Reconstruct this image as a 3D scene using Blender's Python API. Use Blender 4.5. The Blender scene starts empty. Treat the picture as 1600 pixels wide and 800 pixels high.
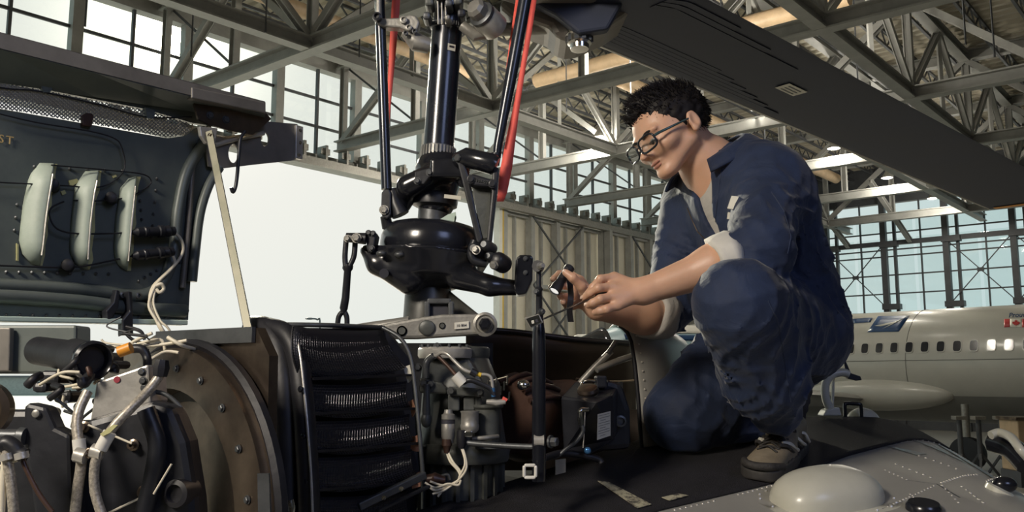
import bpy, bmesh, math, random
import numpy as np
from mathutils import Vector, Matrix, Quaternion

# ------------------------------------------------------------------ camera, sky, sun, exposure
scene = bpy.context.scene
COL = scene.collection
CAM_Z = 2.8
FPX = 1400.0
PITCH = math.atan(190.0 / FPX)
cam_data = bpy.data.cameras.new('camera'); cam_data.sensor_width = 36.0; cam_data.lens = 36.0 * FPX / 1600.0
cam_data.clip_start = 0.02; cam_data.clip_end = 2000
cam = bpy.data.objects.new('camera', cam_data); COL.objects.link(cam)
cam.location = (0, 0, CAM_Z); cam.rotation_euler = (math.pi / 2 + PITCH, 0, 0)
scene.camera = cam

SUN_DIR = Vector((-538, 1341, 530)).normalized()          # towards the sun
world = bpy.data.worlds.new('sky'); scene.world = world; world.use_nodes = True
wn, wl = world.node_tree.nodes, world.node_tree.links
wn.clear()
w_out = wn.new('ShaderNodeOutputWorld'); w_bg = wn.new('ShaderNodeBackground')
w_tc = wn.new('ShaderNodeTexCoord'); w_dot = wn.new('ShaderNodeVectorMath'); w_dot.operation = 'DOT_PRODUCT'
w_dot.inputs[1].default_value = SUN_DIR
wl.new(w_tc.outputs['Generated'], w_dot.inputs[0])
def w_lobe(power, colour):
    mx = wn.new('ShaderNodeMath'); mx.operation = 'MAXIMUM'; mx.inputs[1].default_value = 0.0
    pw = wn.new('ShaderNodeMath'); pw.operation = 'POWER'; pw.inputs[1].default_value = power
    sc = wn.new('ShaderNodeVectorMath'); sc.operation = 'SCALE'; sc.inputs[0].default_value = colour
    wl.new(w_dot.outputs['Value'], mx.inputs[0]); wl.new(mx.outputs[0], pw.inputs[0]); wl.new(pw.outputs[0], sc.inputs['Scale'])
    return sc.outputs[0]
def w_add(a, b):
    ad = wn.new('ShaderNodeVectorMath'); ad.operation = 'ADD'
    wl.new(a, ad.inputs[0])
    if isinstance(b, tuple): ad.inputs[1].default_value = b
    else: wl.new(b, ad.inputs[1])
    return ad.outputs[0]
sky = w_add(w_add(w_lobe(3.5, (0.46, 0.28, 0.20)), w_lobe(300, (1.2, 1.1, 0.85))), (0.45, 0.62, 0.63))
sky = w_add(w_lobe(6000, (60, 52, 40)), sky)
wl.new(sky, w_bg.inputs['Color']); w_bg.inputs['Strength'].default_value = 1.0
wl.new(w_bg.outputs[0], w_out.inputs['Surface'])

sun_data = bpy.data.lights.new('sun', 'SUN'); sun_data.energy = 5.0; sun_data.angle = math.radians(1.2); sun_data.color = (1.0, 0.90, 0.72)
sun = bpy.data.objects.new('sun', sun_data); COL.objects.link(sun)
sun.rotation_euler = SUN_DIR.to_track_quat('Z', 'Y').to_euler(); sun.location = (-8, 20, 12)

def area_light(name, loc, target, size, energy, color):
    d = bpy.data.lights.new(name, 'AREA'); d.shape = 'RECTANGLE'; d.size, d.size_y = size; d.energy = energy; d.color = color
    o = bpy.data.objects.new(name, d); COL.objects.link(o); o.location = loc
    o.rotation_euler = (Vector(loc) - Vector(target)).to_track_quat('Z', 'Y').to_euler()
    return o
area_light('added_key_light', (-1.9, -0.7, CAM_Z + 1.7), (0.35, 2.1, CAM_Z + 0.2), (0.7, 0.7), 105, (1.0, 0.90, 0.76))  # added key light to brighten the mechanic, not a hangar fixture
area_light('added_fill_light', (2.6, -2.2, CAM_Z + 2.4), (0.2, 2.2, CAM_Z), (1.6, 1.6), 38, (0.50, 0.60, 1.0))  # added blue fill that tints the shadows navy, no such lamp in the hangar

vs = scene.view_settings
vs.view_transform = 'Standard'; vs.look = 'None'; vs.exposure = 0.0; vs.gamma = 1.0; vs.use_curve_mapping = False

# ------------------------------------------------------------------ helpers
R = math.radians
random.seed(7)
rng = np.random.default_rng(5)
UP = Vector((0, 0, 1))
def P(px, py, Y):
    """a point of the place: the ray of a photograph pixel, taken at forward distance Y"""
    u = (px - 800.0) / FPX; v = (400.0 - py) / FPX
    f = math.cos(PITCH) - v * math.sin(PITCH); h = math.sin(PITCH) + v * math.cos(PITCH)
    return Vector((u * Y / f, Y, CAM_Z + h * Y / f))
def PX(n, Y):                                   # n photograph pixels as a length at distance Y
    return n * Y / FPX
E1 = Vector((math.sin(R(40)), math.cos(R(40)), 0)); E2 = Vector((-math.cos(R(40)), math.sin(R(40)), 0))
def H(a, b, z): return E1 * a + E2 * b + UP * z

def tag(o, label=None, cat=None, group=None, kind=None):
    if label: o['label'] = label
    if cat: o['category'] = cat
    if group: o['group'] = group
    if kind: o['kind'] = kind
    return o
def put(o, parent):
    COL.objects.link(o)
    if parent is not None:
        o.parent = parent
        o.matrix_parent_inverse = Matrix.Translation(-Vector(parent.get('base', (0, 0, 0))))
    return o
def thing(name, loc, label, cat, group=None, kind=None, parent=None):
    o = bpy.data.objects.new(name, None); o.empty_display_size = 0.05
    put(o, parent); o.location = loc; o['base'] = [loc[0], loc[1], loc[2]]
    return tag(o, label, cat, group, kind)

def frame_to(d, up=UP):
    d = d.normalized()
    if abs(d.dot(up)) > 0.999: up = Vector((0, 1, 0)) if abs(d.y) < 0.9 else Vector((1, 0, 0))
    x = d.cross(up).normalized(); y = x.cross(d).normalized()
    return x, y, d                              # side, up, along

class MB:
    def __init__(s): s.v = []; s.f = []
    def add(s, vs, fs):
        n = len(s.v); s.v += [tuple(p) for p in vs]; s.f += [tuple(i + n for i in f) for f in fs]; return s
    def box(s, c, size, ax=None):
        c = Vector(c); X, Y, Z = ax if ax else (Vector((1, 0, 0)), Vector((0, 1, 0)), Vector((0, 0, 1)))
        a, b, h = [k / 2 for k in size]
        vs = [c + X * (i * a) + Y * (j * b) + Z * (k * h) for i in (-1, 1) for j in (-1, 1) for k in (-1, 1)]
        return s.add(vs, [(0, 1, 3, 2), (4, 6, 7, 5), (0, 4, 5, 1), (2, 3, 7, 6), (0, 2, 6, 4), (1, 5, 7, 3)])
    def beam(s, p, q, w, h, up=UP):
        p, q = Vector(p), Vector(q); x, y, d = frame_to(q - p, up)
        return s.box((p + q) / 2, (w, h, (q - p).length), (x, y, d))
    def ibeam(s, p, q, w, h, t=0.12, up=UP):
        p, q = Vector(p), Vector(q); x, y, d = frame_to(q - p, up); L = (q - p).length; c = (p + q) / 2
        s.box(c + y * (h / 2 - h * t / 2), (w, h * t, L), (x, y, d)); s.box(c - y * (h / 2 - h * t / 2), (w, h * t, L), (x, y, d))
        return s.box(c, (w * t, h * (1 - 2 * t), L), (x, y, d))
    def tube(s, pts, r, n=10, caps=True):
        pts = [Vector(p) for p in pts]; m = len(pts)
        rs = list(r) if hasattr(r, '__len__') else [r] * m
        up = None; rings = []
        for i, p in enumerate(pts):
            d = (pts[min(i + 1, m - 1)] - pts[max(i - 1, 0)]).normalized()
            if up is None:
                x, y, _ = frame_to(d)
            else:
                x = (up - d * up.dot(d)).normalized(); y = x.cross(d)
            up = x
            rings.append([p + (x * math.cos(2 * math.pi * k / n) + y * math.sin(2 * math.pi * k / n)) * rs[i] for k in range(n)])
        return s.rings(rings, caps)
    def rings(s, rings, caps=True, closed=True):
        n = len(rings[0]); vs = [p for r_ in rings for p in r_]; fs = []
        for i in range(len(rings) - 1):
            for k in range(n if closed else n - 1):
                a, b = i * n + k, i * n + (k + 1) % n
                fs.append((a, b, b + n, a + n))
        if caps and closed:
            fs.append(tuple(range(n - 1, -1, -1))); fs.append(tuple(range((len(rings) - 1) * n, len(rings) * n)))
        return s.add(vs, fs)
    def cyl(s, p, q, r, r2=None, n=16): return s.tube([p, q], [r, r if r2 is None else r2], n)
    def lathe(s, prof, o, axis=UP, n=32, caps=True, side=None):
        o = Vector(o); x, y, d = frame_to(Vector(axis)); 
        return s.rings([[o + d * h + (x * math.cos(2 * math.pi * k / n) + y * math.sin(2 * math.pi * k / n)) * max(r, 1e-5) for k in range(n)] for r, h in prof], caps)
    def prism(s, poly, o, ux, uy, t):
        """polygon (list of 2-D points) in the plane o,ux,uy, thickened by t both ways"""
        o, ux, uy = Vector(o), Vector(ux), Vector(uy); nz = ux.cross(uy).normalized(); n = len(poly)
        a = [o + ux * p[0] + uy * p[1] - nz * t / 2 for p in poly]; b = [q + nz * t for q in a]
        return s.add(a + b, [tuple(range(n - 1, -1, -1)), tuple(range(n, 2 * n))] + [(i, (i + 1) % n, (i + 1) % n + n, i + n) for i in range(n)])
    def pixprism(s, pts, Y, t, dY=None):
        """outline given as photograph pixels at distance Y, thickened away from the camera by t"""
        a = [P(p[0], p[1], p[2] if len(p) > 2 else Y) for p in pts]; n = len(a)
        b = [q + Vector((0, t, 0)) for q in a]
        return s.add(a + b, [tuple(range(n)), tuple(range(2 * n - 1, n - 1, -1))] + [(i, i + n, (i + 1) % n + n, (i + 1) % n) for i in range(n)])
    def ell(s, c, r, ax=None, nu=20, nv=12):
        c = Vector(c); X, Y, Z = ax if ax else (Vector((1, 0, 0)), Vector((0, 1, 0)), Vector((0, 0, 1)))
        r = r if hasattr(r, '__len__') else (r, r, r)
        return s.rings([[c + X * (r[0] * math.sin(a) * math.cos(2 * math.pi * k / nu)) + Y * (r[1] * math.sin(a) * math.sin(2 * math.pi * k / nu)) + Z * (-r[2] * math.cos(a)) for k in range(nu)]
                        for a in [max(0.02, min(math.pi - 0.02, math.pi * i / nv)) for i in range(nv + 1)]], True)
    def grid(s, fn, nu, nv):
        vs = [fn(i / nu, j / nv) for i in range(nu + 1) for j in range(nv + 1)]
        return s.add(vs, [(i * (nv + 1) + j, (i + 1) * (nv + 1) + j, (i + 1) * (nv + 1) + j + 1, i * (nv + 1) + j + 1) for i in range(nu) for j in range(nv)])
    def build(s, name, mat, parent=None, smooth=None, bevel=0, solid=0, sub=0, label=None, cat=None, group=None, kind=None):
        me = bpy.data.meshes.new(name)
        arr = np.array(s.v, dtype=float)
        lo, hi = arr.min(0), arr.max(0); c = np.array([(lo[0] + hi[0]) / 2, (lo[1] + hi[1]) / 2, lo[2]])
        me.from_pydata((arr - c).tolist(), [], s.f); me.update()
        bm = bmesh.new(); bm.from_mesh(me); bmesh.ops.recalc_face_normals(bm, faces=bm.faces); bm.to_mesh(me); bm.free()
        if smooth is not None:
            me.shade_smooth()
            if smooth < 180: me.set_sharp_from_angle(angle=R(smooth))
        me.materials.append(mat)
        o = bpy.data.objects.new(name, me); put(o, parent); o.location = c; o['base'] = list(map(float, c))
        if solid:
            m = o.modifiers.new('solid', 'SOLIDIFY'); m.thickness = solid; m.offset = 0
        if bevel:
            m = o.modifiers.new('bevel', 'BEVEL'); m.width = bevel; m.segments = 2; m.limit_method = 'ANGLE'; m.angle_limit = R(40)
        if sub:
            m = o.modifiers.new('sub', 'SUBSURF'); m.levels = sub; m.render_levels = sub
        return tag(o, label, cat, group, kind)
def copy_at(o, delta, parent=None):
    """a copy sharing mesh data, moved by delta"""
    c = o.copy(); COL.objects.link(c); c.location = o.location + Vector(delta)
    if parent is not None:
        c.parent = parent; c.matrix_parent_inverse = Matrix.Translation(-Vector(parent['base']))
    return c
def children_of(o): return [c for c in bpy.data.objects if c.parent == o]
def curve_pts(pts, n=8):
    """smooth path through points (Catmull-Rom)"""
    pts = [Vector(p) for p in pts]; out = []
    for i in range(len(pts) - 1):
        a, b, c, d = pts[max(i - 1, 0)], pts[i], pts[i + 1], pts[min(i + 2, len(pts) - 1)]
        for k in range(n):
            t = k / n
            out.append(0.5 * ((2 * b) + (c - a) * t + (2 * a - 5 * b + 4 * c - d) * t * t + (3 * b - a - 3 * c + d) * t ** 3))
    return out + [pts[-1]]

# ------------------------------------------------------------------ materials
def material(name, col, rough=0.5, metal=0.0, var=0.0, vscale=6.0, bump=0.0, bscale=60.0, coat=0.0, spec=0.5, col2=None, emit=None, sheen=0.0, detail=6.0, lo=0.35, hi=0.65):
    m = bpy.data.materials.new(name); m.use_nodes = True
    n, l = m.node_tree.nodes, m.node_tree.links; b = n['Principled BSDF']
    b.inputs['Base Color'].default_value = (*col, 1); b.inputs['Roughness'].default_value = rough; b.inputs['Metallic'].default_value = metal
    b.inputs['Coat Weight'].default_value = coat; b.inputs['Coat Roughness'].default_value = 0.15; b.inputs['Specular IOR Level'].default_value = spec
    if sheen: b.inputs['Sheen Weight'].default_value = sheen; b.inputs['Sheen Roughness'].default_value = 0.4
    tc = n.new('ShaderNodeTexCoord')
    if var or col2:
        nz = n.new('ShaderNodeTexNoise'); nz.inputs['Scale'].default_value = vscale; nz.inputs['Detail'].default_value = detail; nz.inputs['Roughness'].default_value = 0.65
        l.new(tc.outputs['Object'], nz.inputs['Vector'])
        cr = n.new('ShaderNodeValToRGB'); e = cr.color_ramp.elements
        c2 = col2 if col2 else tuple(min(1, c * (1 + var)) for c in col)
        c1 = col if col2 else tuple(c * (1 - var) for c in col)
        e[0].position = lo; e[0].color = (*c1, 1); e[1].position = hi; e[1].color = (*c2, 1)
        l.new(nz.outputs['Fac'], cr.inputs['Fac']); l.new(cr.outputs['Color'], b.inputs['Base Color'])
        mr = n.new('ShaderNodeMapRange'); mr.inputs['To Min'].default_value = max(0.03, rough - 0.08); mr.inputs['To Max'].default_value = min(1, rough + 0.1)
        l.new(nz.outputs['Fac'], mr.inputs['Value']); l.new(mr.outputs[0], b.inputs['Roughness'])
    if bump:
        nb = n.new('ShaderNodeTexNoise'); nb.inputs['Scale'].default_value = bscale; nb.inputs['Detail'].default_value = 4
        l.new(tc.outputs['Object'], nb.inputs['Vector'])
        bp = n.new('ShaderNodeBump'); bp.inputs['Strength'].default_value = bump; bp.inputs['Distance'].default_value = 0.01
        l.new(nb.outputs['Fac'], bp.inputs['Height']); l.new(bp.outputs[0], b.inputs['Normal'])
    if emit:
        b.inputs['Emission Color'].default_value = (*emit[0], 1); b.inputs['Emission Strength'].default_value = emit[1]
    return m
def glass_material(name, tint, gloss=0.06):
    m = bpy.data.materials.new(name); m.use_nodes = True
    n, l = m.node_tree.nodes, m.node_tree.links; n.clear()
    o = n.new('ShaderNodeOutputMaterial'); mix = n.new('ShaderNodeMixShader'); t = n.new('ShaderNodeBsdfTransparent'); g = n.new('ShaderNodeBsdfGlossy')
    t.inputs['Color'].default_value = (*tint, 1); g.inputs['Roughness'].default_value = 0.03; mix.inputs[0].default_value = gloss
    l.new(t.outputs[0], mix.inputs[1]); l.new(g.outputs[0], mix.inputs[2]); l.new(mix.outputs[0], o.inputs['Surface'])
    return m
M = {
 'steel': material('grey painted steel', (0.36, 0.36, 0.34), 0.45, 0.0, 0.12, 2.0),
 'steel_dark': material('dark steel', (0.09, 0.095, 0.105), 0.5, 0.0, 0.15, 2.0),
 'roof': material('beige roof deck', (0.52, 0.475, 0.375), 0.6, 0.0, 0.12, 0.5),
 'concrete': material('concrete', (0.30, 0.29, 0.265), 0.55, 0.0, 0.12, 0.3),
 'tarmac': material('pale tarmac', (0.55, 0.54, 0.50), 0.8, 0.0, 0.08, 0.1),
 'door': material('cream door sheeting', (0.78, 0.74, 0.62), 0.55, 0.0, 0.08, 0.7),
 'pane': glass_material('window glass', (0.96, 0.985, 0.98), 0.05),
 'lamp': material('lit lamp lens', (0.9, 0.9, 0.85), 0.4, emit=((1.0, 0.96, 0.86), 3.0)),
 'duct': material('tan duct', (0.55, 0.40, 0.25), 0.5, 0.0, 0.15, 2.0),
 'yellow': material('yellow paint', (0.75, 0.50, 0.05), 0.5),
 'black_gloss': material('glossy black paint', (0.012, 0.013, 0.018), 0.22, 0.0, 0.2, 12.0, coat=0.3, bump=0.03, bscale=30),
 'black_satin': material('satin black paint', (0.016, 0.017, 0.022), 0.4, 0.0, 0.25, 14.0, bump=0.05, bscale=80),
 'rubber': material('black rubber', (0.010, 0.010, 0.014), 0.5, 0.0, 0.3, 20.0, bump=0.05, bscale=90),
 'gun': material('gunmetal', (0.10, 0.105, 0.11), 0.4, 0.5, 0.25, 15.0, bump=0.04, bscale=120),
 'gear': material('grey gearbox paint', (0.085, 0.09, 0.085), 0.42, 0.15, 0.25, 12.0, bump=0.06, bscale=100),
 'alu': material('bare aluminium', (0.52, 0.50, 0.46), 0.35, 0.5, 0.15, 18.0, bump=0.05, bscale=120),
 'cast': material('grey casting', (0.30, 0.29, 0.265), 0.42, 0.45, 0.15, 14.0, bump=0.08, bscale=160),
 'bronze': material('heat tinted metal', (0.30, 0.235, 0.18), 0.30, 0.9, vscale=5.0, col2=(0.11, 0.085, 0.07), bump=0.03, bscale=40),
 'chrome': material('bright steel', (0.66, 0.65, 0.62), 0.18, 1.0),
 'brown': material('red brown casing', (0.065, 0.035, 0.026), 0.4, 0.2, 0.3, 15.0),
 'primer': material('dark green primer', (0.095, 0.115, 0.112), 0.42, 0.1, vscale=5.0, col2=(0.15, 0.17, 0.155), bump=0.05, bscale=25),
 'frame_grey': material('cowling frame grey', (0.22, 0.205, 0.185), 0.42, 0.3, 0.2, 8.0, bump=0.04, bscale=30),
 'chip': material('pale chipped green', (0.42, 0.48, 0.41), 0.5, 0.0, vscale=9.0, col2=(0.30, 0.36, 0.31), bump=0.05),
 'zinc': material('yellow zinc primer', (0.52, 0.50, 0.24), 0.6, 0.0, 0.2, 30),
 'mesh_wire': material('grille wire', (0.42, 0.40, 0.36), 0.35, 0.7),
 'red': material('red strap webbing', (0.88, 0.13, 0.10), 0.6, 0.0, 0.12, 10, bump=0.1, bscale=300),
 'white': material('white paint', (0.72, 0.70, 0.64), 0.35, 0.0, 0.05, 4),
 'wire_white': material('cream wire', (0.72, 0.66, 0.52), 0.45),
 'braid': material('braided hose', (0.42, 0.38, 0.32), 0.4, 0.4, 0.4, 300),
 'orange': material('orange connector', (0.75, 0.30, 0.03), 0.4),
 'blue_fit': material('blue anodised fitting', (0.08, 0.24, 0.50), 0.3, 0.6),
 'paper': material('placard', (0.66, 0.64, 0.56), 0.6, 0.0, 0.05, 30),
 'ink': material('dark print', (0.03, 0.03, 0.04), 0.6),
 'gold_ink': material('tan stencil', (0.50, 0.36, 0.16), 0.6),
 'brick_tan': material('tan block', (0.42, 0.20, 0.12), 0.6, 0.0, 0.3, 30),
}
# ------------------------------------------------------------------ the hangar (heights above the floor)
HEAD, CHORD, WTOP, ROOF = 10.8, 11.0, 14.0, 14.7
WL, WR = 25.8, 52.0                          # distance of the left wall along E2, of the right wall along E1
AX = (E1, E2, UP)
def hb(mb, a0, a1, b0, b1, z0, z1): return mb.box(H((a0 + a1) / 2, (b0 + b1) / 2, (z0 + z1) / 2), (abs(a1 - a0), abs(b1 - b0), abs(z1 - z0)), AX)

hb(MB(), -14, WR, -22, WL + .6, -0.3, 0).build('floor', M['concrete'], label='grey concrete hangar floor', kind='structure')
tag(MB().box((0, 150, -0.45), (1600, 1600, 0.2)).build('apron_ground', M['tarmac']), 'pale concrete apron outside the open hangar door', 'ground', kind='structure')

# ceiling: corrugated deck, ribs along E2
mb = MB(); prof = []
a = -14.0
while a < WR:
    prof += [(a, 0), (a + .18, 0), (a + .24, .09), (a + .42, .09)]; a += .48
prof.append((WR, 0))
va = [H(x, -22, ROOF + h) for x, h in prof]; vb = [H(x, WL + .3, ROOF + h) for x, h in prof]; n = len(prof)
mb.add(va + vb, [(i, i + 1, i + 1 + n, i + n) for i in range(n - 1)])
va = [H(x, -22, ROOF + .25) for x in (-14, WR)]; vb = [H(x, WL + .3, ROOF + .25) for x in (-14, WR)]
mb.add(va + vb, [(0, 1, 3, 2)])
ceil = mb.build('ceiling', M['roof'], label='beige corrugated hangar roof deck', kind='structure')

M['sheet'] = material('grey wall sheeting', (0.16, 0.165, 0.17), 0.6, 0, .1, .5)
m = MB(); hb(m, -14.3, WR + .3, -22.4, -22, 0, ROOF + .2); m.build('wall_back', M['sheet'], label='plain grey hangar wall behind the camera', kind='structure')
m = MB(); hb(m, -14.4, -14, -22, WL, 0, ROOF + .2); m.build('wall_near', M['sheet'], label='plain grey hangar end wall behind the camera', kind='structure')
# ---- left wall: glazing above the door header
wall_l = thing('wall_left', H(20, WL, 0), 'steel and glass hangar wall above the open door', None, kind='structure')
mb = MB(); hb(mb, -14, WR, WL - .10, WL + .45, HEAD - .45, HEAD); mb.build('door_header', M['steel'], wall_l)
mb = MB(); hb(mb, -14, WR, WL - .75, WL - .45, HEAD - .62, HEAD - .32); hb(mb, -14, WR, WL - .5, WL - .1, HEAD - .40, HEAD - .30); mb.build('door_track', M['cast'], wall_l)
mb = MB(); hb(mb, -14, WR, WL - .15, WL + .25, WTOP, ROOF); mb.build('eaves_beam', M['steel'], wall_l)
for z in (11.85, 12.9):
    mb = MB(); hb(mb, -14, WR, WL - .04, WL + .04, z - .045, z + .045); mb.build('transom', M['steel_dark'], wall_l)
thick = [10.95 + 3.5 * k for k in range(-7, 12)]
proto_t = proto_n = proto_p = None
for k, s in enumerate(thick):
    if proto_t is None:
        mb = MB(); hb(mb, s - .16, s + .16, WL - .2, WL + .1, HEAD, WTOP); proto_t = mb.build('mullion', M['steel'], wall_l)
        mb = MB(); hb(mb, s + 1.68, s + 1.77, WL - .06, WL + .06, HEAD, WTOP); proto_n = mb.build('glazing_bar', M['steel_dark'], wall_l)
    else:
        copy_at(proto_t, E1 * (3.5 * k), wall_l); copy_at(proto_n, E1 * (3.5 * k), wall_l)
    for c in range(2):
        for z in (10.8, 11.85, 12.9):
            if proto_p is None:
                mb = MB(); hb(mb, s + .02, s + 1.72, WL - .006, WL + .006, z + .03, z + 1.02); proto_p = mb.build('pane', M['pane'], wall_l)
            else: copy_at(proto_p, E1 * (3.5 * k + 1.74 * c) + UP * (z - 10.8), wall_l)
# brackets of the door track
pb = None
for k in range(60):
    s = -6 + k * .95
    if pb is None:
        mb = MB(); hb(mb, s - .05, s + .05, WL - .7, WL - .2, HEAD - .32, HEAD + .22); hb(mb, s - .2, s + .2, WL - .62, WL - .52, HEAD - .1, HEAD + .12); pb = mb.build('track_bracket', M['cast'], wall_l)
    else: copy_at(pb, E1 * (.95 * k), wall_l)

# ---- sliding door leaves to the right of the opening
for k, (s0, off) in enumerate(((29.9, .35), (37.7, .75), (45.5, 1.15))):
    d = thing('door_%d' % (k + 1), H(s0 + 3.9, WL - off, 0), 'closed cream hangar door leaf with steel stiffeners, ' + ('nearest the opening', 'second from the opening', 'in the far corner')[k], None, kind='structure')
    ztop = HEAD - .55
    mb = MB(); hb(mb, s0, s0 + 7.8, WL + .42 - off, WL + .46 - off, .05, ztop); mb.build('door_sheet', M['door'], d)
    for z in (ztop - .1, 7.0, 3.6, .2):
        mb = MB(); hb(mb, s0, s0 + 7.8, WL - off + .16, WL - off + .30, z - .09, z + .09); mb.build('door_rail', M['steel'], d)
    for j in range(5):
        s = s0 + j * 1.95; mb = MB()
        hb(mb, s - .13, s + .13, WL - off, WL - off + .35, .05, ztop); mb.build('door_post', M['steel'], d)
        if j < 4:
            mb = MB(); hb(mb, s + .93, s + 1.03, WL - off + .25, WL - off + .42, .05, ztop); mb.build('door_stiffener', M['steel'], d)
    for z0, z1 in ((3.6, 7.0), (7.0, ztop - .1)):
        for (a, b) in ((1.95, 5.85), (5.85, 1.95)):
            mb = MB(); mb.beam(H(s0 + a, WL - off - .03, z0), H(s0 + b, WL - off - .03, z1), .07, .07); mb.build('cross_brace', M['steel_dark'], d)
    if k == 0:
        mb = MB(); hb(mb, s0 - .22, s0 - .06, WL - off, WL - off + .35, .05, ztop); mb.build('edge_strip', M['yellow'], d)
        mb = MB(); hb(mb, s0 - .42, s0 - .22, WL - off, WL - off + .35, .05, ztop); mb.build('seal_strip', M['white'], d)

# ---- right wall: glazed from 5.8 m up
wall_r = thing('wall_right', H(WR, 10, 0), 'steel and glass end wall behind the airliner', None, kind='structure')
mb = MB(); hb(mb, WR, WR + .3, -22, WL, 0, 5.4); mb.build('lower_sheeting', M['steel_dark'], wall_r)
mb = MB(); hb(mb, WR - .1, WR + .3, -22, WL, 12.6, ROOF); mb.build('eaves_panel', M['steel_dark'], wall_r)
for z in (6.4, 7.45, 8.5, 9.55, 9.93, 10.9, 11.9):
    mb = MB(); hb(mb, WR - .06, WR + .06, -22, WL, z - .035, z + .035); mb.build('transom', M['steel_dark'], wall_r)
mb = MB(); hb(mb, WR - .35, WR - .1, -22, WL, 10.15, 10.4); mb.build('wind_girt', M['steel_dark'], wall_r)
proto_t = proto_m = proto_p = proto_x = None
for k in range(-5, 10):
    b = WL - 3.25 * (k + 5)
    dlt = E2 * (-3.25 * (k + 5))
    if proto_t is None:
        mb = MB(); hb(mb, WR - .45, WR - .1, b - .15, b + .15, 0, 13.2); proto_t = mb.build('column', M['steel_dark'], wall_r)
        mb = MB(); hb(mb, WR - .25, WR, b - .62, b - .48, 0, 13.2); proto_m = mb.build('mullion', M['steel_dark'], wall_r)
        mb = MB(); hb(mb, WR - .08, WR + .06, b - 1.93, b - 1.86, 5.4, 12.6); proto_n = mb.build('glazing_bar', M['steel_dark'], wall_r)
        mb = MB(); mb.beam(H(WR - .3, b - .1, 6.8), H(WR - .3, b - 3.1, 10.1), .05, .05); proto_x = mb.build('cross_rod', M['steel_dark'], wall_r)
        mb = MB(); mb.beam(H(WR - .3, b - 3.1, 6.8), H(WR - .3, b - .1, 10.1), .05, .05); proto_y = mb.build('cross_rod', M['steel_dark'], wall_r)
        mb = MB(); hb(mb, WR - .36, WR - .24, b - 1.76, b - 1.44, 8.35, 8.55); proto_z = mb.build('cross_plate', M['steel_dark'], wall_r)
        mb = MB(); hb(mb, WR - .55, WR - .1, b - .75, b + .2, 6.55, 6.85); proto_q = mb.build('column_bracket', M['steel_dark'], wall_r)
    else:
        for o in (proto_t, proto_m, proto_n): copy_at(o, dlt, wall_r)
        if k % 3 != 1:
            for o in (proto_x, proto_y, proto_z): copy_at(o, dlt, wall_r)
        copy_at(proto_q, dlt, wall_r); copy_at(proto_q, dlt + UP * 3.5, wall_r)
    for c in range(2):
        for j, z in enumerate((5.4, 6.4, 7.45, 8.5, 9.55, 10.9)):
            if proto_p is None:
                mb = MB(); hb(mb, WR - .006, WR + .006, b - 1.5, b - .02, z + .03, z + 1.02); proto_p = mb.build('pane', M['pane'], wall_r)
            else: copy_at(proto_p, dlt + E2 * (-1.65 * c) + UP * (z - 5.4), wall_r)

# ---- main trusses along E2
TR = [6.5 + 7 * k for k in range(7)]
GRP = 'main roof trusses across the hangar'
TL = ['main roof truss nearest overhead', 'main roof truss meeting the glass wall at the bright sun', 'main roof truss behind the rotor mast, crossing the upper left', 'main roof truss passing behind the red strap on the right', 'main roof truss passing just behind the mechanic\'s head', 'main roof truss behind the mechanic\'s shoulder', 'farthest main roof truss before the end wall windows']
ref = None
for ti, a in enumerate(TR):
    t = thing('roof_truss', H(a, 2, CHORD), 'grey steel ' + TL[ti], 'truss', GRP)
    if ref is None:
        ref = (a, [])
        b0, b1 = -18.0, WL - .2
        mb = MB(); mb.ibeam(H(a, b0, CHORD + .2), H(a, b1, CHORD + .2), .36, .40); ref[1].append(mb.build('bottom_chord', M['steel'], t))
        mb = MB(); mb.ibeam(H(a, b0, WTOP + .35), H(a, b1, WTOP + .35), .36, .40); ref[1].append(mb.build('top_chord', M['steel'], t))
        b = 18.0; k = 0
        nodes = [WL - .5, 21.5, 18.0, 14.5, 11.0, 7.5, 4.0, .5, -3, -6.5, -10, -13.5, -17]
        for i, b in enumerate(nodes):
            mb = MB(); mb.ibeam(H(a, b, CHORD + .4), H(a, b, WTOP + .2), .2, .24, up=E2); ref[1].append(mb.build('web_post', M['steel'], t))
            if i + 1 < len(nodes):
                bn = nodes[i + 1]; z0, z1 = (CHORD + .35, WTOP + .2) if i % 2 == 0 else (WTOP + .2, CHORD + .35)
                mb = MB(); mb.ibeam(H(a, b, z0), H(a, bn, z1), .2, .24, up=E1); ref[1].append(mb.build('web_diagonal', M['steel'], t))
        # thin sway rods near the wall
        for (p, q) in ((21.5, WL - .5), (WL - .5, 21.5)):
            mb = MB(); mb.beam(H(a + .15, p, CHORD + .35), H(a + .15, q, WTOP + .2), .06, .06); ref[1].append(mb.build('sway_rod', M['steel_dark'], t))
    else:
        for o in ref[1]: copy_at(o, E1 * (a - ref[0]), t)
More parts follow.
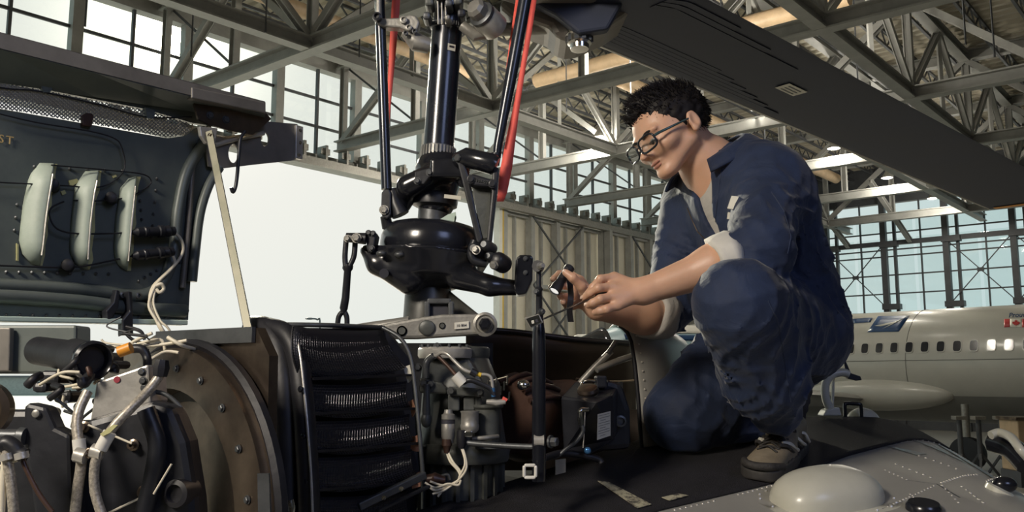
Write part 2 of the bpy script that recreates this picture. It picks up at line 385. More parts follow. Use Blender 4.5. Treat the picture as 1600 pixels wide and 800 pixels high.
# ---- girders along E1
GL = ['grey steel cross girder nearest the glass wall, ending at the sun', 'grey steel cross girder running down to the end wall windows', 'grey steel cross girder over the rotor blade at the upper right', 'grey steel cross girder nearest overhead']
for gi, b in enumerate((18.0, 10.95, 7.5, .5)):
    t = thing('roof_girder', H(25, b, CHORD), GL[gi], 'girder', 'roof girders along the hangar')
    mb = MB(); mb.ibeam(H(2, b, CHORD + .2), H(WR, b, CHORD + .2), .34, .36); mb.build('bottom_chord', M['steel'], t)
    mb = MB(); mb.ibeam(H(2, b, WTOP + .3), H(WR, b, WTOP + .3), .34, .36); mb.build('top_chord', M['steel'], t)
    for ti, a in enumerate(TR):
        for (x0, z0, x1, z1) in ((a, CHORD + .3, a + 3.5, WTOP + .2), (a + 3.5, WTOP + .2, a + 7, CHORD + .3)):
            if x1 < WR: mb = MB(); mb.ibeam(H(x0, b, z0), H(x1, b, z1), .18, .2, up=E2); mb.build('web_diagonal', M['steel'], t)
        if a + 3.5 < WR: mb = MB(); mb.beam(H(a + 3.5, b, CHORD + .3), H(a + 3.5, b, WTOP + .2), .12, .12); mb.build('web_post', M['steel'], t)
# knee braces from the end wall
for k, b in enumerate((18.0, 14.6)):
    t = MB(); t.ibeam(H(WR - 6.5, b, CHORD + 1.6), H(WR - .4, b, 10.3), .22, .26)
    t.build('knee_brace', M['steel'], label='sloping steel knee brace at the end wall, ' + ('left' if k == 0 else 'middle') + ' one', cat='brace', group='knee braces at the end wall')
# ---- bar joists along E1
jp = None
for k in range(26):
    b = 24.6 - 1.4 * k
    t = thing('bar_joist', H(25, b, ROOF - .55), 'thin dark open-web bar joist under the corrugated roof deck', 'joist', 'bar joists under the roof')
    if jp is None:
        jb = b; jp = []
        for z in (ROOF - .05, ROOF - .55):
            mb = MB(); mb.beam(H(2, b, z), H(WR, b, z), .09, .09); jp.append(mb.build('joist_chord', M['steel_dark'], t))
        mb = MB(); s = 2.0; u = 0
        pts = []
        while s < WR: pts.append(H(s, b, (ROOF - .05, ROOF - .55)[u % 2])); s += .55; u += 1
        for i in range(len(pts) - 1): mb.beam(pts[i], pts[i + 1], .045, .045)
        jp.append(mb.build('zigzag_web', M['steel_dark'], t, kind='stuff'))
    else:
        for o in jp: copy_at(o, E2 * (b - jb), t)
# ---- hanging rods, ducts, lamps
ROD = ['left of the rotor mast', 'just left of the damper at the mast top', 'right of the red strap', 'left of the blade root', 'above the mechanic\'s hair', 'right of the mechanic\'s head', 'over the mechanic\'s shoulder', 'right of the blade near the top edge', 'at the upper right', 'at the far upper right', 'above the cowling arm', 'in the leftmost window', 'beside the sun']
for k, (px, py, z) in enumerate(((562, 60, 2), (688, 130, 3), (885, 150, 3), (985, 120, 2.4), (1075, 60, 2.4), (1130, 130, 2.6), (1195, 210, 2.6), (1340, 120, 2.2), (1507, 40, 2.2), (1552, 60, 2.2), (416, 20, 2.4), (135, 10, 2.0), (300, 60, 2.2))):
    d = 8.4 * FPX / (590 - py) if py < 590 else 20
    p = P(px, py, d); t = MB(); t.beam(Vector((p.x, p.y, ROOF)), Vector((p.x, p.y, p.z - .5)), .035, .035)
    t.build('hanger_rod', M['steel_dark'], label='thin dark rod hanging from the roof ' + ROD[k], cat='rod', group='hanger rods under the roof')
def duct(name, pts, r, label):
    MB().tube(pts, r, 14).build(name, M['duct'], smooth=40, label=label, cat='duct')
duct('duct', [H(9, 20.5, 13.3), H(22, 20.5, 13.3)], .22, 'tan round duct high at the upper left')
duct('duct', [H(24.0, 8.0, 13.2), H(24.0, 19, 13.2)], .26, 'tan round duct between the rotor mast and the red strap')
duct('duct', [H(25.5, 16.5, 13.1), H(46, 16.5, 13.1)], .26, 'orange tan round duct beyond the red strap')
lamp_px = [(1281, 30), (1024, 90), (761, 148), (936, 215), (1184, 171), (1303, 232), (1386, 278), (1509, 203), (1576, 257), (1457, 310)]
where = ['above the rotor blade at the upper right', 'left of the blade, above the mechanic', 'between the mast and the red strap', 'just left of the mechanic\'s hair', 'right of the mechanic\'s head under the blade', 'just under the blade edge', 'over the end wall windows', 'right of the blade', 'at the far right near the blade tip', 'over the window columns']
for k, (px, py) in enumerate(lamp_px):
    d = 8.7 * FPX / (590 - py); c = P(px, py, d)
    t = thing('high_bay_lamp', c, 'lit dome hangar lamp ' + where[k], 'lamp', 'hangar lamps')
    MB().lathe([(.05, .42), (.07, .28), (.12, .2), (.25, .02), (.25, 0)], c, UP, 20).build('lamp_shade', M['cast'], t, smooth=40)
    MB().lathe([(.02, -.05), (.15, -.03), (.235, .0), (.235, .01)], c, UP, 20).build('lamp_lens', M['lamp'], t, smooth=60)
    MB().cyl(c + UP * .4, Vector((c.x, c.y, ROOF)), .015, n=6).build('lamp_rod', M['steel_dark'], t)
    ld = bpy.data.lights.new('lamp_light', 'POINT'); ld.energy = 700 if k in (1, 2, 3) else 320; ld.color = (1, .93, .8); ld.shadow_soft_size = .25
    lo = bpy.data.objects.new('lamp_light', ld); put(lo, t); lo.location = c - UP * .35
# distant lamp post and low buildings beyond the apron
p = P(487, 498, 95); t = thing('street_lamp', (p.x, p.y, 0), 'distant thin street lamp post beyond the black inlet screen', 'street lamp')
MB().tube(curve_pts([(p.x + .9, p.y, -.3), (p.x + .9, p.y, p.z - .8), (p.x + .6, p.y, p.z - .1), (p.x, p.y, p.z)], 5), .09, 8).build('lamp_post', M['steel_dark'], t)
MB().ell((p.x - .2, p.y, p.z), (.5, .2, .12)).build('lamp_head', M['steel_dark'], t)
for k, (x, w, y, h) in enumerate(((-60, 26, 150, 2.6), (-96, 30, 170, 3.2), (-130, 24, 160, 2.5))):
    t = thing('low_building', (x, y, -.3), 'long low grey building on the horizon, ' + ('nearest the cowling strut', 'middle one of the row', 'farthest left')[k], 'building')
    MB().box((x, y, h / 2 - .3), (w, 8, h)).build('wall', M['steel'], t); MB().box((x, y, h - .2), (w + 1, 9, .3)).build('roof', M['steel_dark'], t)
# ------------------------------------------------------------------ implicit surfaces (for castings and figures), lettering
def sdf_mesh(fn, lo, hi, h):
    lo, hi = np.array(lo, float), np.array(hi, float)
    n = np.maximum(np.ceil((hi - lo) / h).astype(int) + 1, 3)
    ax = [lo[i] + h * np.arange(n[i]) for i in range(3)]
    X, Y, Z = np.meshgrid(*ax, indexing='ij')
    V = fn(X, Y, Z); S = V < 0
    c = n - 1
    cnt = np.zeros(c); acc = np.zeros((3, *c))
    base = np.array(np.meshgrid(*[np.arange(k) for k in c], indexing='ij'), float)
    corners = [(i, j, k) for i in (0, 1) for j in (0, 1) for k in (0, 1)]
    def sl(o): return tuple(slice(o[i], o[i] + c[i]) for i in range(3))
    for a in corners:
        for d in range(3):
            if a[d]: continue
            b = list(a); b[d] = 1; b = tuple(b)
            va, vb = V[sl(a)], V[sl(b)]; m = S[sl(a)] != S[sl(b)]
            t = np.where(m, va / np.where(m, va - vb, 1), 0)
            cnt += m
            for e in range(3): acc[e] += np.where(m, a[e] + (t if e == d else 0), 0)
    act = cnt > 0; idx = -np.ones(c, int); idx[act] = np.arange(act.sum())
    verts = np.stack([(lo[e] + h * (base[e] + acc[e] / np.maximum(cnt, 1)))[act] for e in range(3)], 1)
    faces = []
    for d in range(3):
        u, v = (d + 1) % 3, (d + 2) % 3
        s0 = [slice(None)] * 3; s1 = [slice(None)] * 3
        s0[d] = slice(0, c[d]); s1[d] = slice(1, c[d] + 1)
        for e in (u, v): s0[e] = s1[e] = slice(1, c[e])
        A, B = S[tuple(s0)], S[tuple(s1)]; m = A != B
        def cell(du, dv):
            q = [slice(None)] * 3; q[d] = slice(0, c[d]); q[u] = slice(1 - du, c[u] - du); q[v] = slice(1 - dv, c[v] - dv)
            return idx[tuple(q)][m]
        f = np.stack([cell(0, 0), cell(1, 0), cell(1, 1), cell(0, 1)], 1)
        flip = A[m]; f[flip] = f[flip][:, ::-1]
        faces.append(f[(f >= 0).all(1)])
    return verts, np.concatenate(faces)
def smin(a, b, k):
    h = np.clip(0.5 + 0.5 * (b - a) / k, 0, 1); return b * (1 - h) + a * h - k * h * (1 - h)
def smax(a, b, k): return -smin(-a, -b, k)
def s_cone(G, p, q, r1, r2):
    p, q = np.array(p, float), np.array(q, float); d = q - p; L2 = d @ d
    t = np.clip(sum((G[i] - p[i]) * d[i] for i in range(3)) / L2, 0, 1)
    return np.sqrt(sum((G[i] - p[i] - t * d[i]) ** 2 for i in range(3))) - (r1 + (r2 - r1) * t)
def s_ell(G, c, r, ax=None):
    D = [G[i] - c[i] for i in range(3)]
    if ax is not None: D = [sum(D[i] * a[i] for i in range(3)) for a in ax]
    k0 = np.sqrt(sum((D[i] / r[i]) ** 2 for i in range(3))); k1 = np.sqrt(sum((D[i] / r[i] ** 2) ** 2 for i in range(3)))
    return k0 * (k0 - 1.0) / np.maximum(k1, 1e-9)
def s_box(G, c, hs, rad=0.0, ax=None):
    D = [G[i] - c[i] for i in range(3)]
    if ax is not None: D = [sum(D[i] * a[i] for i in range(3)) for a in ax]
    Q = [np.abs(D[i]) - hs[i] + rad for i in range(3)]
    return np.sqrt(sum(np.maximum(q, 0) ** 2 for q in Q)) + np.minimum(np.maximum(np.maximum(Q[0], Q[1]), Q[2]), 0) - rad
def arr_mb(v, f):
    m = MB(); m.v = [tuple(p) for p in v.tolist()]; m.f = [tuple(q) for q in f.tolist()]; return m

def lettering(name, body, size, origin, ux, uy, mat, parent, depth=0.0006, align='LEFT', shear=0.0, bold=0.0):
    """flat print as a thin mesh: origin = left end of the baseline"""
    cu = bpy.data.curves.new(name, 'FONT'); cu.body = body; cu.size = size; cu.extrude = depth; cu.align_x = align; cu.shear = shear; cu.offset = bold; cu.resolution_u = 3
    tmp = bpy.data.objects.new(name + '_tmp', cu); COL.objects.link(tmp)
    dg = bpy.context.evaluated_depsgraph_get(); me = bpy.data.meshes.new_from_object(tmp.evaluated_get(dg))
    bpy.data.objects.remove(tmp); bpy.data.curves.remove(cu)
    ux, uy = Vector(ux).normalized(), Vector(uy).normalized(); nz = ux.cross(uy)
    me.transform(Matrix.Translation(Vector(origin)) @ Matrix((ux, uy, nz)).transposed().to_4x4())
    m = MB(); m.v = [tuple(v.co) for v in me.vertices]; m.f = [tuple(p.vertices) for p in me.polygons]
    bpy.data.meshes.remove(me)
    return m.build(name, mat, parent)
def pt(pts, r, mat, name, parent, Y=None, n=8, smooth=50, k=6, **kw):
    """a bent tube through photograph points (px, py, Y)"""
    q = [P(p[0], p[1], p[2] if len(p) > 2 else Y) for p in pts]
    return MB().tube(curve_pts(q, k) if len(q) > 2 else q, r, n).build(name, mat, parent, smooth=smooth, **kw)
def bolt(c, axis, r, h, mat, parent, name='bolt', n=6):
    c, axis = Vector(c), Vector(axis).normalized()
    m = MB(); m.lathe([(r * 1.35, 0), (r * 1.35, h * .3)], c, axis, 14); m.lathe([(r, h * .3), (r, h), (r * .8, h * 1.15)], c, axis, n)
    return m.build(name, mat, parent)
TOCAM = Vector((0, -1, 0))
# ------------------------------------------------------------------ the helicopter: one thing, its assemblies are parts
heli = thing('helicopter', (0.2, 2.3, 0), 'grey helicopter with its engine bay, rotor mast and swashplate uncovered', 'helicopter')

# ---- the roof deck (rises away from the camera)
def deck_h(y): return CAM_Z - .649 + .22 * y
def D(px, py, lift=0.0):
    v = (400.0 - py) / FPX; k = (math.sin(PITCH) + v * math.cos(PITCH)) / (math.cos(PITCH) - v * math.sin(PITCH))
    Y = -.649 / (k - .22); p = P(px, py, Y); p.z += lift; return p
DN = Vector((0, -.22, 1)).normalized()                         # deck normal
def skin_pt(x, y):
    dx = max(0, x - .95); dy = max(0, y - 2.42)
    return Vector((x, y, deck_h(y) - 1.6 * dx * dx - 6 * dx ** 4 - 2.5 * dy * dy))
mskin = material('grey fuselage paint', (0.36, 0.35, 0.32), 0.38, 0.15, 0.10, 3.0, coat=0.15, bump=0.02, bscale=12)
M['skin'] = mskin
edge_a, edge_b = D(560, 835), D(1010, 688)                     # edge of the deck along the engine bay
def skin_fn(u, v):
    y = .9 + v * 1.95
    t = (y - edge_a.y) / (edge_b.y - edge_a.y); x0 = edge_a.x + (edge_b.x - edge_a.x) * t if y < edge_b.y else edge_b.x + (y - edge_b.y) * .35
    x = x0 + (1.75 - x0) * u
    return skin_pt(x, y)
skin = MB().grid(skin_fn, 44, 44).build('fuselage_roof', M['skin'], heli, smooth=180, solid=.006, label='grey riveted roof skin')
hull = MB()
prof = []
for k in range(9):
    t = k / 8; prof.append((math.cos(math.pi * t), math.sin(math.pi * t)))
rings = []
for (s, w, hgt, zt) in ((-3.6, .35, .5, 1.95), (-2.6, .6, .75, 2.0), (-1.2, .95, 1.1, 2.05), (.5, 1.05, 1.2, 2.12), (2.0, 1.05, 1.25, 2.15), (3.4, .9, 1.15, 2.0), (4.3, .5, .7, 1.6)):
    c = Vector((.55, 2.15, 0)) + E1 * s - E2 * .25
    ring = []
    for j in range(20):
        a = 2 * math.pi * j / 20; cx, sx = math.cos(a), math.sin(a)
        ring.append(c + E2 * (w * abs(cx) ** .6 * (1 if cx > 0 else -1)) + UP * (zt - hgt / 2 - .25 + hgt / 2 * abs(sx) ** .6 * (1 if sx > 0 else -1)))
    rings.append(ring)
hull.rings(rings).build('hull', M['skin'], heli, smooth=60)
for sgn in (-1, 1):
    m = MB(); c = Vector((.55, 2.15, .06)) - E2 * .25 + E2 * (1.1 * sgn)
    m.tube(curve_pts([c - E1 * 2 + UP * .0, c, c + E1 * 2, c + E1 * 2.5 + UP * .25], 5), .06, 10); m.build('skid', M['gun'], heli, smooth=50)
    for q in (-1.2, 1.2):
        m = MB(); m.tube(curve_pts([c + E1 * q, c + E1 * q - E2 * (.15 * sgn) + UP * .5, c + E1 * q - E2 * (.5 * sgn) + UP * .95], 5), .045, 10); m.build('skid_strut', M['gun'], heli, smooth=50)

# anti-slip walkway: a thin coarse black layer on the roof
mwalk = material('black anti-slip coating', (0.013, 0.012, 0.016), 0.75, 0.0, 0.35, 40.0, bump=0.7, bscale=420)
def on_deck(px, py, lift): 
    p = D(px, py); q = skin_pt(p.x, p.y); q.z += lift; return q
far_edge = [(1010, 668), (1110, 655), (1230, 648), (1340, 648), (1420, 657), (1488, 671)]
near_edge = [(560, 835), (700, 850), (940, 832), (1030, 802), (1205, 760), (1330, 714), (1488, 673)]
def poly_at(pl, t):
    L = [0]
    for a, b in zip(pl, pl[1:]): L.append(L[-1] + math.hypot(b[0] - a[0], b[1] - a[1]))
    d = t * L[-1]
    for i in range(len(pl) - 1):
        if d <= L[i + 1] + 1e-9:
            k = (d - L[i]) / max(1e-9, L[i + 1] - L[i]); return (pl[i][0] + (pl[i + 1][0] - pl[i][0]) * k, pl[i][1] + (pl[i + 1][1] - pl[i][1]) * k)
    return pl[-1]
left_edge = [(560, 835), (1010, 690), (1010, 668)]
far_full = [(560, 835), (1010, 689)] + far_edge
def walk_fn(u, v):
    a = poly_at(near_edge, u); b = poly_at(far_full, u)
    return on_deck(a[0] + (b[0] - a[0]) * v, a[1] + (b[1] - a[1]) * v, .006)
MB().grid(walk_fn, 40, 12).build('anti_slip_walkway', mwalk, heli, smooth=180, solid=.004, label='black anti-slip walkway')
mstripe = material('worn cream stripe', (0.45, 0.42, 0.30), 0.7, 0.0, vscale=60, col2=(0.06, 0.055, 0.05), bump=0.4, bscale=300, lo=.45, hi=.62)
for pts in ([(934, 760), (952, 762), (1018, 797), (996, 803)], [(1034, 786), (1060, 780), (1076, 783), (1046, 791)]):
    m = MB(); q = [on_deck(p[0], p[1], .0105) for p in pts]; m.add(q + [a + UP * .001 for a in q], [(0, 1, 2, 3), (7, 6, 5, 4), (0, 4, 5, 1), (1, 5, 6, 2), (2, 6, 7, 3), (3, 7, 4, 0)]); m.build('worn_stripe', mstripe, heli)
# front lip of the deck over the engine bay
q = [D(560, 835, .004), D(1010, 689, .004)]
MB().beam(q[0] - UP * .012, q[1] - UP * .012, .012, .03).build('deck_lip', M['black_satin'], heli)
MB().beam(q[0] - UP * .13, q[1] - UP * .13, .01, .24).build('bay_side_wall', M['black_satin'], heli)

# rivets (small and many: one part), seams
riv = MB()
def rivet_row(a, b, n):
    for i in range(n):
        t = (i + .5) / n; p = on_deck(a[0] + (b[0] - a[0]) * t, a[1] + (b[1] - a[1]) * t, .002)
        riv.ell(p, (.0042, .0042, .0030), None, 6, 4)
for a, b, n in (((1385, 795), (1462, 760), 16), ((1470, 757), (1528, 737), 14), ((1320, 715), (1470, 677), 18), ((1380, 735), (1420, 753), 6), ((1430, 712), (1500, 734), 6), ((1395, 725), (1460, 750), 6), ((1470, 758), (1500, 790), 6), ((1540, 750), (1575, 700), 12), ((1480, 680), (1560, 720), 14), ((1420, 772), (1440, 790), 4), ((1210, 760), (1150, 776), 8), ((1120, 784), (1050, 800), 8), ((1500, 760), (1540, 790), 6), ((1380, 655), (1480, 668), 20)):
    rivet_row(a, b, n)
riv.build('rivets', M['alu'], heli, smooth=180, kind='stuff')
for a, b in (((1463, 758), (1500, 780)), ((1415, 752), (1462, 758)), ((1378, 797), (1530, 736))):
    m = MB(); m.beam(on_deck(*a, .002), on_deck(*b, .002), .004, .0022); m.build('panel_seam', M['gun'], heli)
# streaked wet/bare edge strip along the far rim
strip = [(1290, 646), (1380, 650), (1460, 662), (1530, 682), (1575, 705), (1597, 735)]
m = MB(); 
def strip_fn(u, v):
    a = poly_at(strip, u); p = on_deck(a[0], a[1] , .004); q = skin_pt(p.x + .05 * v * (.3 + u), p.y + .09 * v * (1 - .8 * u)); q.z += .005; return q
MB().grid(strip_fn, 30, 3).build('edge_strip', M['alu'], heli, smooth=180, solid=.003, label='bare metal edge strip')
msmear = material('pale blue smear', (0.42, 0.55, 0.56), 0.3, 0.2, vscale=25, col2=(0.30, 0.31, 0.30))
for pts in ([(1462, 682), (1490, 678), (1520, 690), (1548, 712), (1553, 738), (1520, 716), (1490, 698)], [(1425, 688), (1450, 690), (1500, 708), (1510, 716), (1470, 702)], [(1386, 700), (1400, 702), (1450, 712), (1432, 714)]):
    m = MB(); q = [on_deck(p[0], p[1], .0042) for p in pts]; m.add(q + [a + UP * .0006 for a in q], [tuple(range(len(q))), tuple(range(2 * len(q) - 1, len(q) - 1, -1))]); m.build('paint_smear', msmear, heli)

def dome(c, rx, ry, h, name, mat, label=None, flange=0.0):
    N = DN; ux = Vector((1, 0, 0)); uy = N.cross(ux).normalized(); ux = uy.cross(N)
    m = MB(); rings = []
    for a in [i / 10 * math.pi / 2 for i in range(11)]:
        rr, zz = math.cos(a), math.sin(a)
        rings.append([c + ux * (rx * max(rr, .01) * math.cos(2 * math.pi * k / 28)) + uy * (ry * max(rr, .01) * math.sin(2 * math.pi * k / 28)) + N * (h * zz) for k in range(28)])
    if flange: rings.insert(0, [c + ux * ((rx + flange) * math.cos(2 * math.pi * k / 28)) + uy * ((ry + flange) * math.sin(2 * math.pi * k / 28)) + N * .002 for k in range(28)])
    m.rings(rings); return m.build(name, mat, heli, smooth=60, label=label)
M['dome'] = material('pale cream paint', (0.55, 0.54, 0.46), 0.32, 0.0, 0.06, 6, coat=.2)
# blister fairing: elongated, with flange
c = on_deck(1292, 782, 0)
m = MB(); N = DN; ux = (D(1375, 775) - D(1215, 800)).normalized(); uy = N.cross(ux).normalized(); rings = []
for a in [i / 12 * math.pi / 2 for i in range(13)]:
    rr, zz = math.cos(a), math.sin(a)
    rings.append([c + ux * (.118 * max(rr, .01) * math.copysign(abs(math.cos(w)) ** .75, math.cos(w))) + uy * (.075 * max(rr, .01) * math.copysign(abs(math.sin(w)) ** .75, math.sin(w))) + N * (.068 * zz ** .8) for w in [2 * math.pi * k / 36 for k in range(36)]])
rings.insert(0, [c + ux * (.142 * math.copysign(abs(math.cos(w)) ** .6, math.cos(w))) + uy * (.098 * math.copysign(abs(math.sin(w)) ** .6, math.sin(w))) + N * .003 for w in [2 * math.pi * k / 36 for k in range(36)]])
bl = m.rings(rings).build('blister_fairing', M['dome'], heli, smooth=60, label='pale cream blister fairing')
m = MB()
for k in range(18):
    w = 2 * math.pi * k / 18; p = c + ux * (.131 * math.copysign(abs(math.cos(w)) ** .6, math.cos(w))) + uy * (.088 * math.copysign(abs(math.sin(w)) ** .6, math.sin(w))) + N * .004
    m.ell(p, .003, None, 6, 4)
m.build('rivets', M['alu'], bl, kind='stuff')
dome(on_deck(1348, 648, -.01), PX(26, 2.45), PX(26, 2.45), PX(24, 2.45), 'antenna_dome', M['dome'], 'small pale antenna dome')
hd = P(1335, 648, 2.36); 
MB().tube(curve_pts([D(1321, 654), D(1321, 654, .034), D(1324, 654, .040), D(1343, 655, .040), D(1346, 655, .034), D(1346, 655)], 4), .0055, 8).build('grab_handle', M['black_gloss'], heli, smooth=60, label='small black grab handle')
# red beacon-like dark lamp at the right rim, dark round cap at the bottom
c = on_deck(1562, 762, 0); ln = MB(); ln.lathe([(.030, -.01), (.030, .004), (.022, .008)], c, (DN + Vector((.5, 0, 0))).normalized(), 20); b = ln.build('lamp_base', M['dome'], heli, smooth=40)
MB().ell(c + Vector((.008, -.004, .014)), (.026, .02, .017)).build('position_lamp', M['black_gloss'], heli, smooth=180, label='dark glass position lamp')
c = on_deck(1443, 799, 0); MB().lathe([(.033, .0), (.033, .012), (.028, .018), (.001, .018)], c, DN, 24).build('filler_cap', M['black_gloss'], heli, smooth=40, label='round black filler cap')
# rubber hose at the far right edge
pt([(1548, 680, 2.3), (1562, 676, 2.3), (1580, 684, 2.25), (1594, 702, 2.2), (1606, 716, 2.2)], .011, M['dome'], 'drain_hose', heli)
pt([(1552, 690, 2.4), (1580, 700, 2.35), (1606, 726, 2.3)], .03, M['black_gloss'], 'dark_fairing', heli)
# white pitot pipe behind the mechanic
pp = pt([(1302, 646, 2.42), (1291, 625, 2.42), (1290, 600, 2.42), (1300, 586, 2.42), (1316, 582, 2.42), (1326, 585, 2.42)], PX(6.5, 2.42), M['dome'], 'pitot_pipe', heli, n=12, label='bent white pipe behind the mechanic')
MB().cyl(P(1302, 590, 2.44), P(1300, 645, 2.44), PX(2.5, 2.44), n=8).build('pipe_stay', M['dome'], pp)
m = MB(); m.pixprism([(1322, 583), (1318, 562), (1322, 564), (1330, 583), (1345, 588), (1347, 594), (1338, 595), (1322, 591)], 2.42, .008); m.build('pipe_cover', M['black_satin'], pp, bevel=.002)
m = MB(); m.pixprism([(1286, 650), (1292, 640), (1312, 636), (1316, 650)], 2.40, .05); m.build('pipe_foot', M['dome'], pp, bevel=.004)
# ------------------------------------------------------------------ rotor mast, swashplate and links
YM = 2.0
def MA(py, Y=YM): return P(702 - .0723 * py, py, Y)
MAX = (MA(0) - MA(470)).normalized()
def mr(n): return PX(n, YM)
def mlathe(prof, name, mat, parent=heli, n=40, smooth=35, **kw):
    m = MB(); o = MA(400)
    m.lathe([(mr(r), (MA(y) - o).dot(MAX)) for y, r in prof], o, MAX, n)
    return m.build(name, mat, parent, smooth=smooth, **kw)
M['mast'] = material('blue black mast paint', (0.018, 0.022, 0.032), 0.24, 0.2, 0.2, 10.0, coat=0.3)
mast = mlathe([(236, 24.5), (48, 25), (47, 27), (40, 27.5), (38, 24), (-190, 22)], 'rotor_mast', M['mast'], label='glossy blue-black rotor mast')
m = MB()
for k in range(40):
    a = 2 * math.pi * k / 40; x, y, d = frame_to(MAX); m.box(MA(43) + (x * math.cos(a) + y * math.sin(a)) * mr(27.8), (.0025, .0025, mr(6)), (x, y, d))
m.build('ring_teeth', M['gun'], mast, kind='stuff')
# little placard on the tube
x, y, d = frame_to(MAX)
m = MB(); N0 = Vector((.45, -.9, 0)).normalized(); T0 = MAX.cross(N0).normalized() * -1
pc = MA(82) + (N0 * mr(25.6))
m.box(pc, (mr(13), .001, mr(11)), (T0, N0, MAX)); pl = m.build('placard', M['paper'], mast)
m = MB(); m.box(pc + N0 * .001 + MAX * mr(1), (mr(8), .001, mr(3)), (T0, N0, MAX)); m.build('placard_mark', M['ink'], mast)
# splined collar
m = MB(); sp = []
for k in range(30):
    a = 2 * math.pi * k / 30; m.box((MA(231) + MA(254)) / 2 + (x * math.cos(a) + y * math.sin(a)) * mr(27.2), (mr(2.6), mr(2.6), mr(23)), (x * math.cos(a) + y * math.sin(a), y * math.cos(a) - x * math.sin(a), d))
col_ = mlathe([(254, 26.5), (230, 26.5), (229, 24)], 'splined_collar', M['gun'], heli)
m.build('splines', M['cast'], col_, kind='stuff')

# drive hub casting (implicit: drum, shoulders, saddle)
def Gp(px, py, Y=YM): p = P(px, py, Y); return (p.x, p.y, p.z)
def hubf(X_, Y_, Z_):
    G = (X_, Y_, Z_)
    a = s_cone(G, Gp(686, 268), Gp(681, 316), mr(38), mr(30))
    b = s_cone(G, Gp(638, 290, 1.98), Gp(626, 318, 1.98), mr(17), mr(17))          # rounded left ear
    c = s_cone(G, Gp(668, 276, 1.94), Gp(638, 292, 1.95), mr(17), mr(19))
    e = s_box(G, Gp(700, 266, 1.93), (mr(26), mr(20), mr(15)), mr(4))
    g = s_cone(G, Gp(722, 262, 1.93), Gp(724, 284, 1.93), mr(13), mr(10))
    f = smin(smin(smin(a, c, .02), b, .02), smin(e, g, .01), .012)
    under = s_cone(G, Gp(640, 352, 1.9), Gp(760, 318, 1.9), mr(22), mr(26))        # scooped underside
    return smax(f, -under, .012)
v, f = sdf_mesh(hubf, Gp(596, 370, 1.86), Gp(752, 236, 2.10), .004)
hub = arr_mb(v, f).build('drive_hub', M['black_gloss'], heli, smooth=180, label='glossy black drive hub casting')
m = MB(); m.pixprism([(648, 268), (672, 262), (678, 268), (662, 288), (648, 286)], 1.905, .02); m.build('hub_plate', M['black_satin'], hub, bevel=.002)
for a, b in ((671, 270), (652, 283)): bolt(P(a, b, 1.905), TOCAM, .006, .006, M['gun'], hub)
# sleeve below the hub with a placard
slv = mlathe([(356, 25), (318, 25), (316, 27), (310, 27), (308, 25), (290, 25)], 'mast_sleeve', M['gun'], heli)
m = MB(); m.box(P(707, 308, 1.948), (mr(26), .002, mr(6)), (Vector((1, 0, -.12)).normalized(), Vector((0, 1, 0)), Vector((.12, 0, 1)).normalized())); m.build('sleeve_band', M['paper'], slv)
mlathe([(326, 27), (322, 36), (312, 37), (304, 34)], 'bearing_ring', M['black_satin'], heli)
# pale winged safety clip
M['mint'] = material('pale mint plastic', (0.50, 0.62, 0.56), 0.45)
clip = MB(); clip.pixprism([(685, 344), (700, 335), (712, 331), (713, 340), (709, 358), (704, 359), (701, 345), (690, 350)], 1.945, .004); cl = clip.build('safety_clip', M['mint'], heli, label='pale mint winged safety clip')
clip = MB(); clip.pixprism([(703, 338), (711, 336), (708, 360), (703, 357)], 1.94, .003); clip.build('clip_wing', M['mint'], cl)

# swashplate: fat upper ring, lower dish with arms
mlathe([(408, 60), (405, 74), (398, 79), (388, 81), (374, 80), (362, 76), (354, 66), (350, 52), (349, 30)], 'swashplate_ring', M['black_gloss'], heli, n=56, smooth=60, label='fat glossy black swashplate ring')
mlathe([(400, 66), (397, 84), (404, 86), (408, 82), (412, 70)], 'ring_lip', M['black_satin'], heli, n=48)
C0 = MA(420)
def dishf(X_, Y_, Z_):
    G = (X_, Y_, Z_)
    pa = np.array(MAX); o = np.array(C0)
    hgt = sum((G[i] - o[i]) * pa[i] for i in range(3)); rad = np.sqrt(np.maximum(sum((G[i] - o[i]) ** 2 for i in range(3)) - hgt ** 2, 0))
    # bowl: outer radius shrinking downwards
    ro = mr(84) + np.clip(hgt, -.06, .03) * .55 - np.maximum(-hgt - mr(14), 0) * 1.6
    bowl = np.maximum(rad - ro, np.abs(hgt + mr(4)) - mr(28))
    bowl = smax(bowl, -(np.maximum(rad - mr(62), -hgt - mr(2))), .006)
    # right arm with upturned horn
    r1 = s_cone(G, Gp(716, 432, 1.93), Gp(765, 446, 1.92), mr(20), mr(15)); r2 = s_cone(G, Gp(765, 447, 1.92), Gp(812, 450, 1.92), mr(15), mr(11))
    # left arm sweeping up to the link
    l1 = s_cone(G, Gp(640, 436, 1.93), Gp(590, 412, 1.93), mr(24), mr(16)); l2 = s_cone(G, Gp(590, 412, 1.93), Gp(572, 392, 1.93), mr(17), mr(9))
    arm = smin(smin(r1, r2, .01), smin(l1, l2, .012), .01)
    return smin(bowl, arm, .022)
v, f = sdf_mesh(dishf, Gp(545, 486, 1.83), Gp(840, 372, 2.16), .0045)
dish = arr_mb(v, f).build('swashplate_dish', M['black_gloss'], heli, smooth=180, label='glossy black lower swashplate with swept arms')
m = MB(); m.pixprism([(806, 404), (812, 398), (830, 398), (833, 403), (832, 438), (822, 459), (808, 461), (803, 452)], 1.885, .055); horn = m.build('arm_horn', M['black_gloss'], dish, bevel=.004)
for a, b in ((821, 426), (821, 404)): bolt(P(a, b, 1.884), TOCAM, .004, .003, M['gun'], dish)
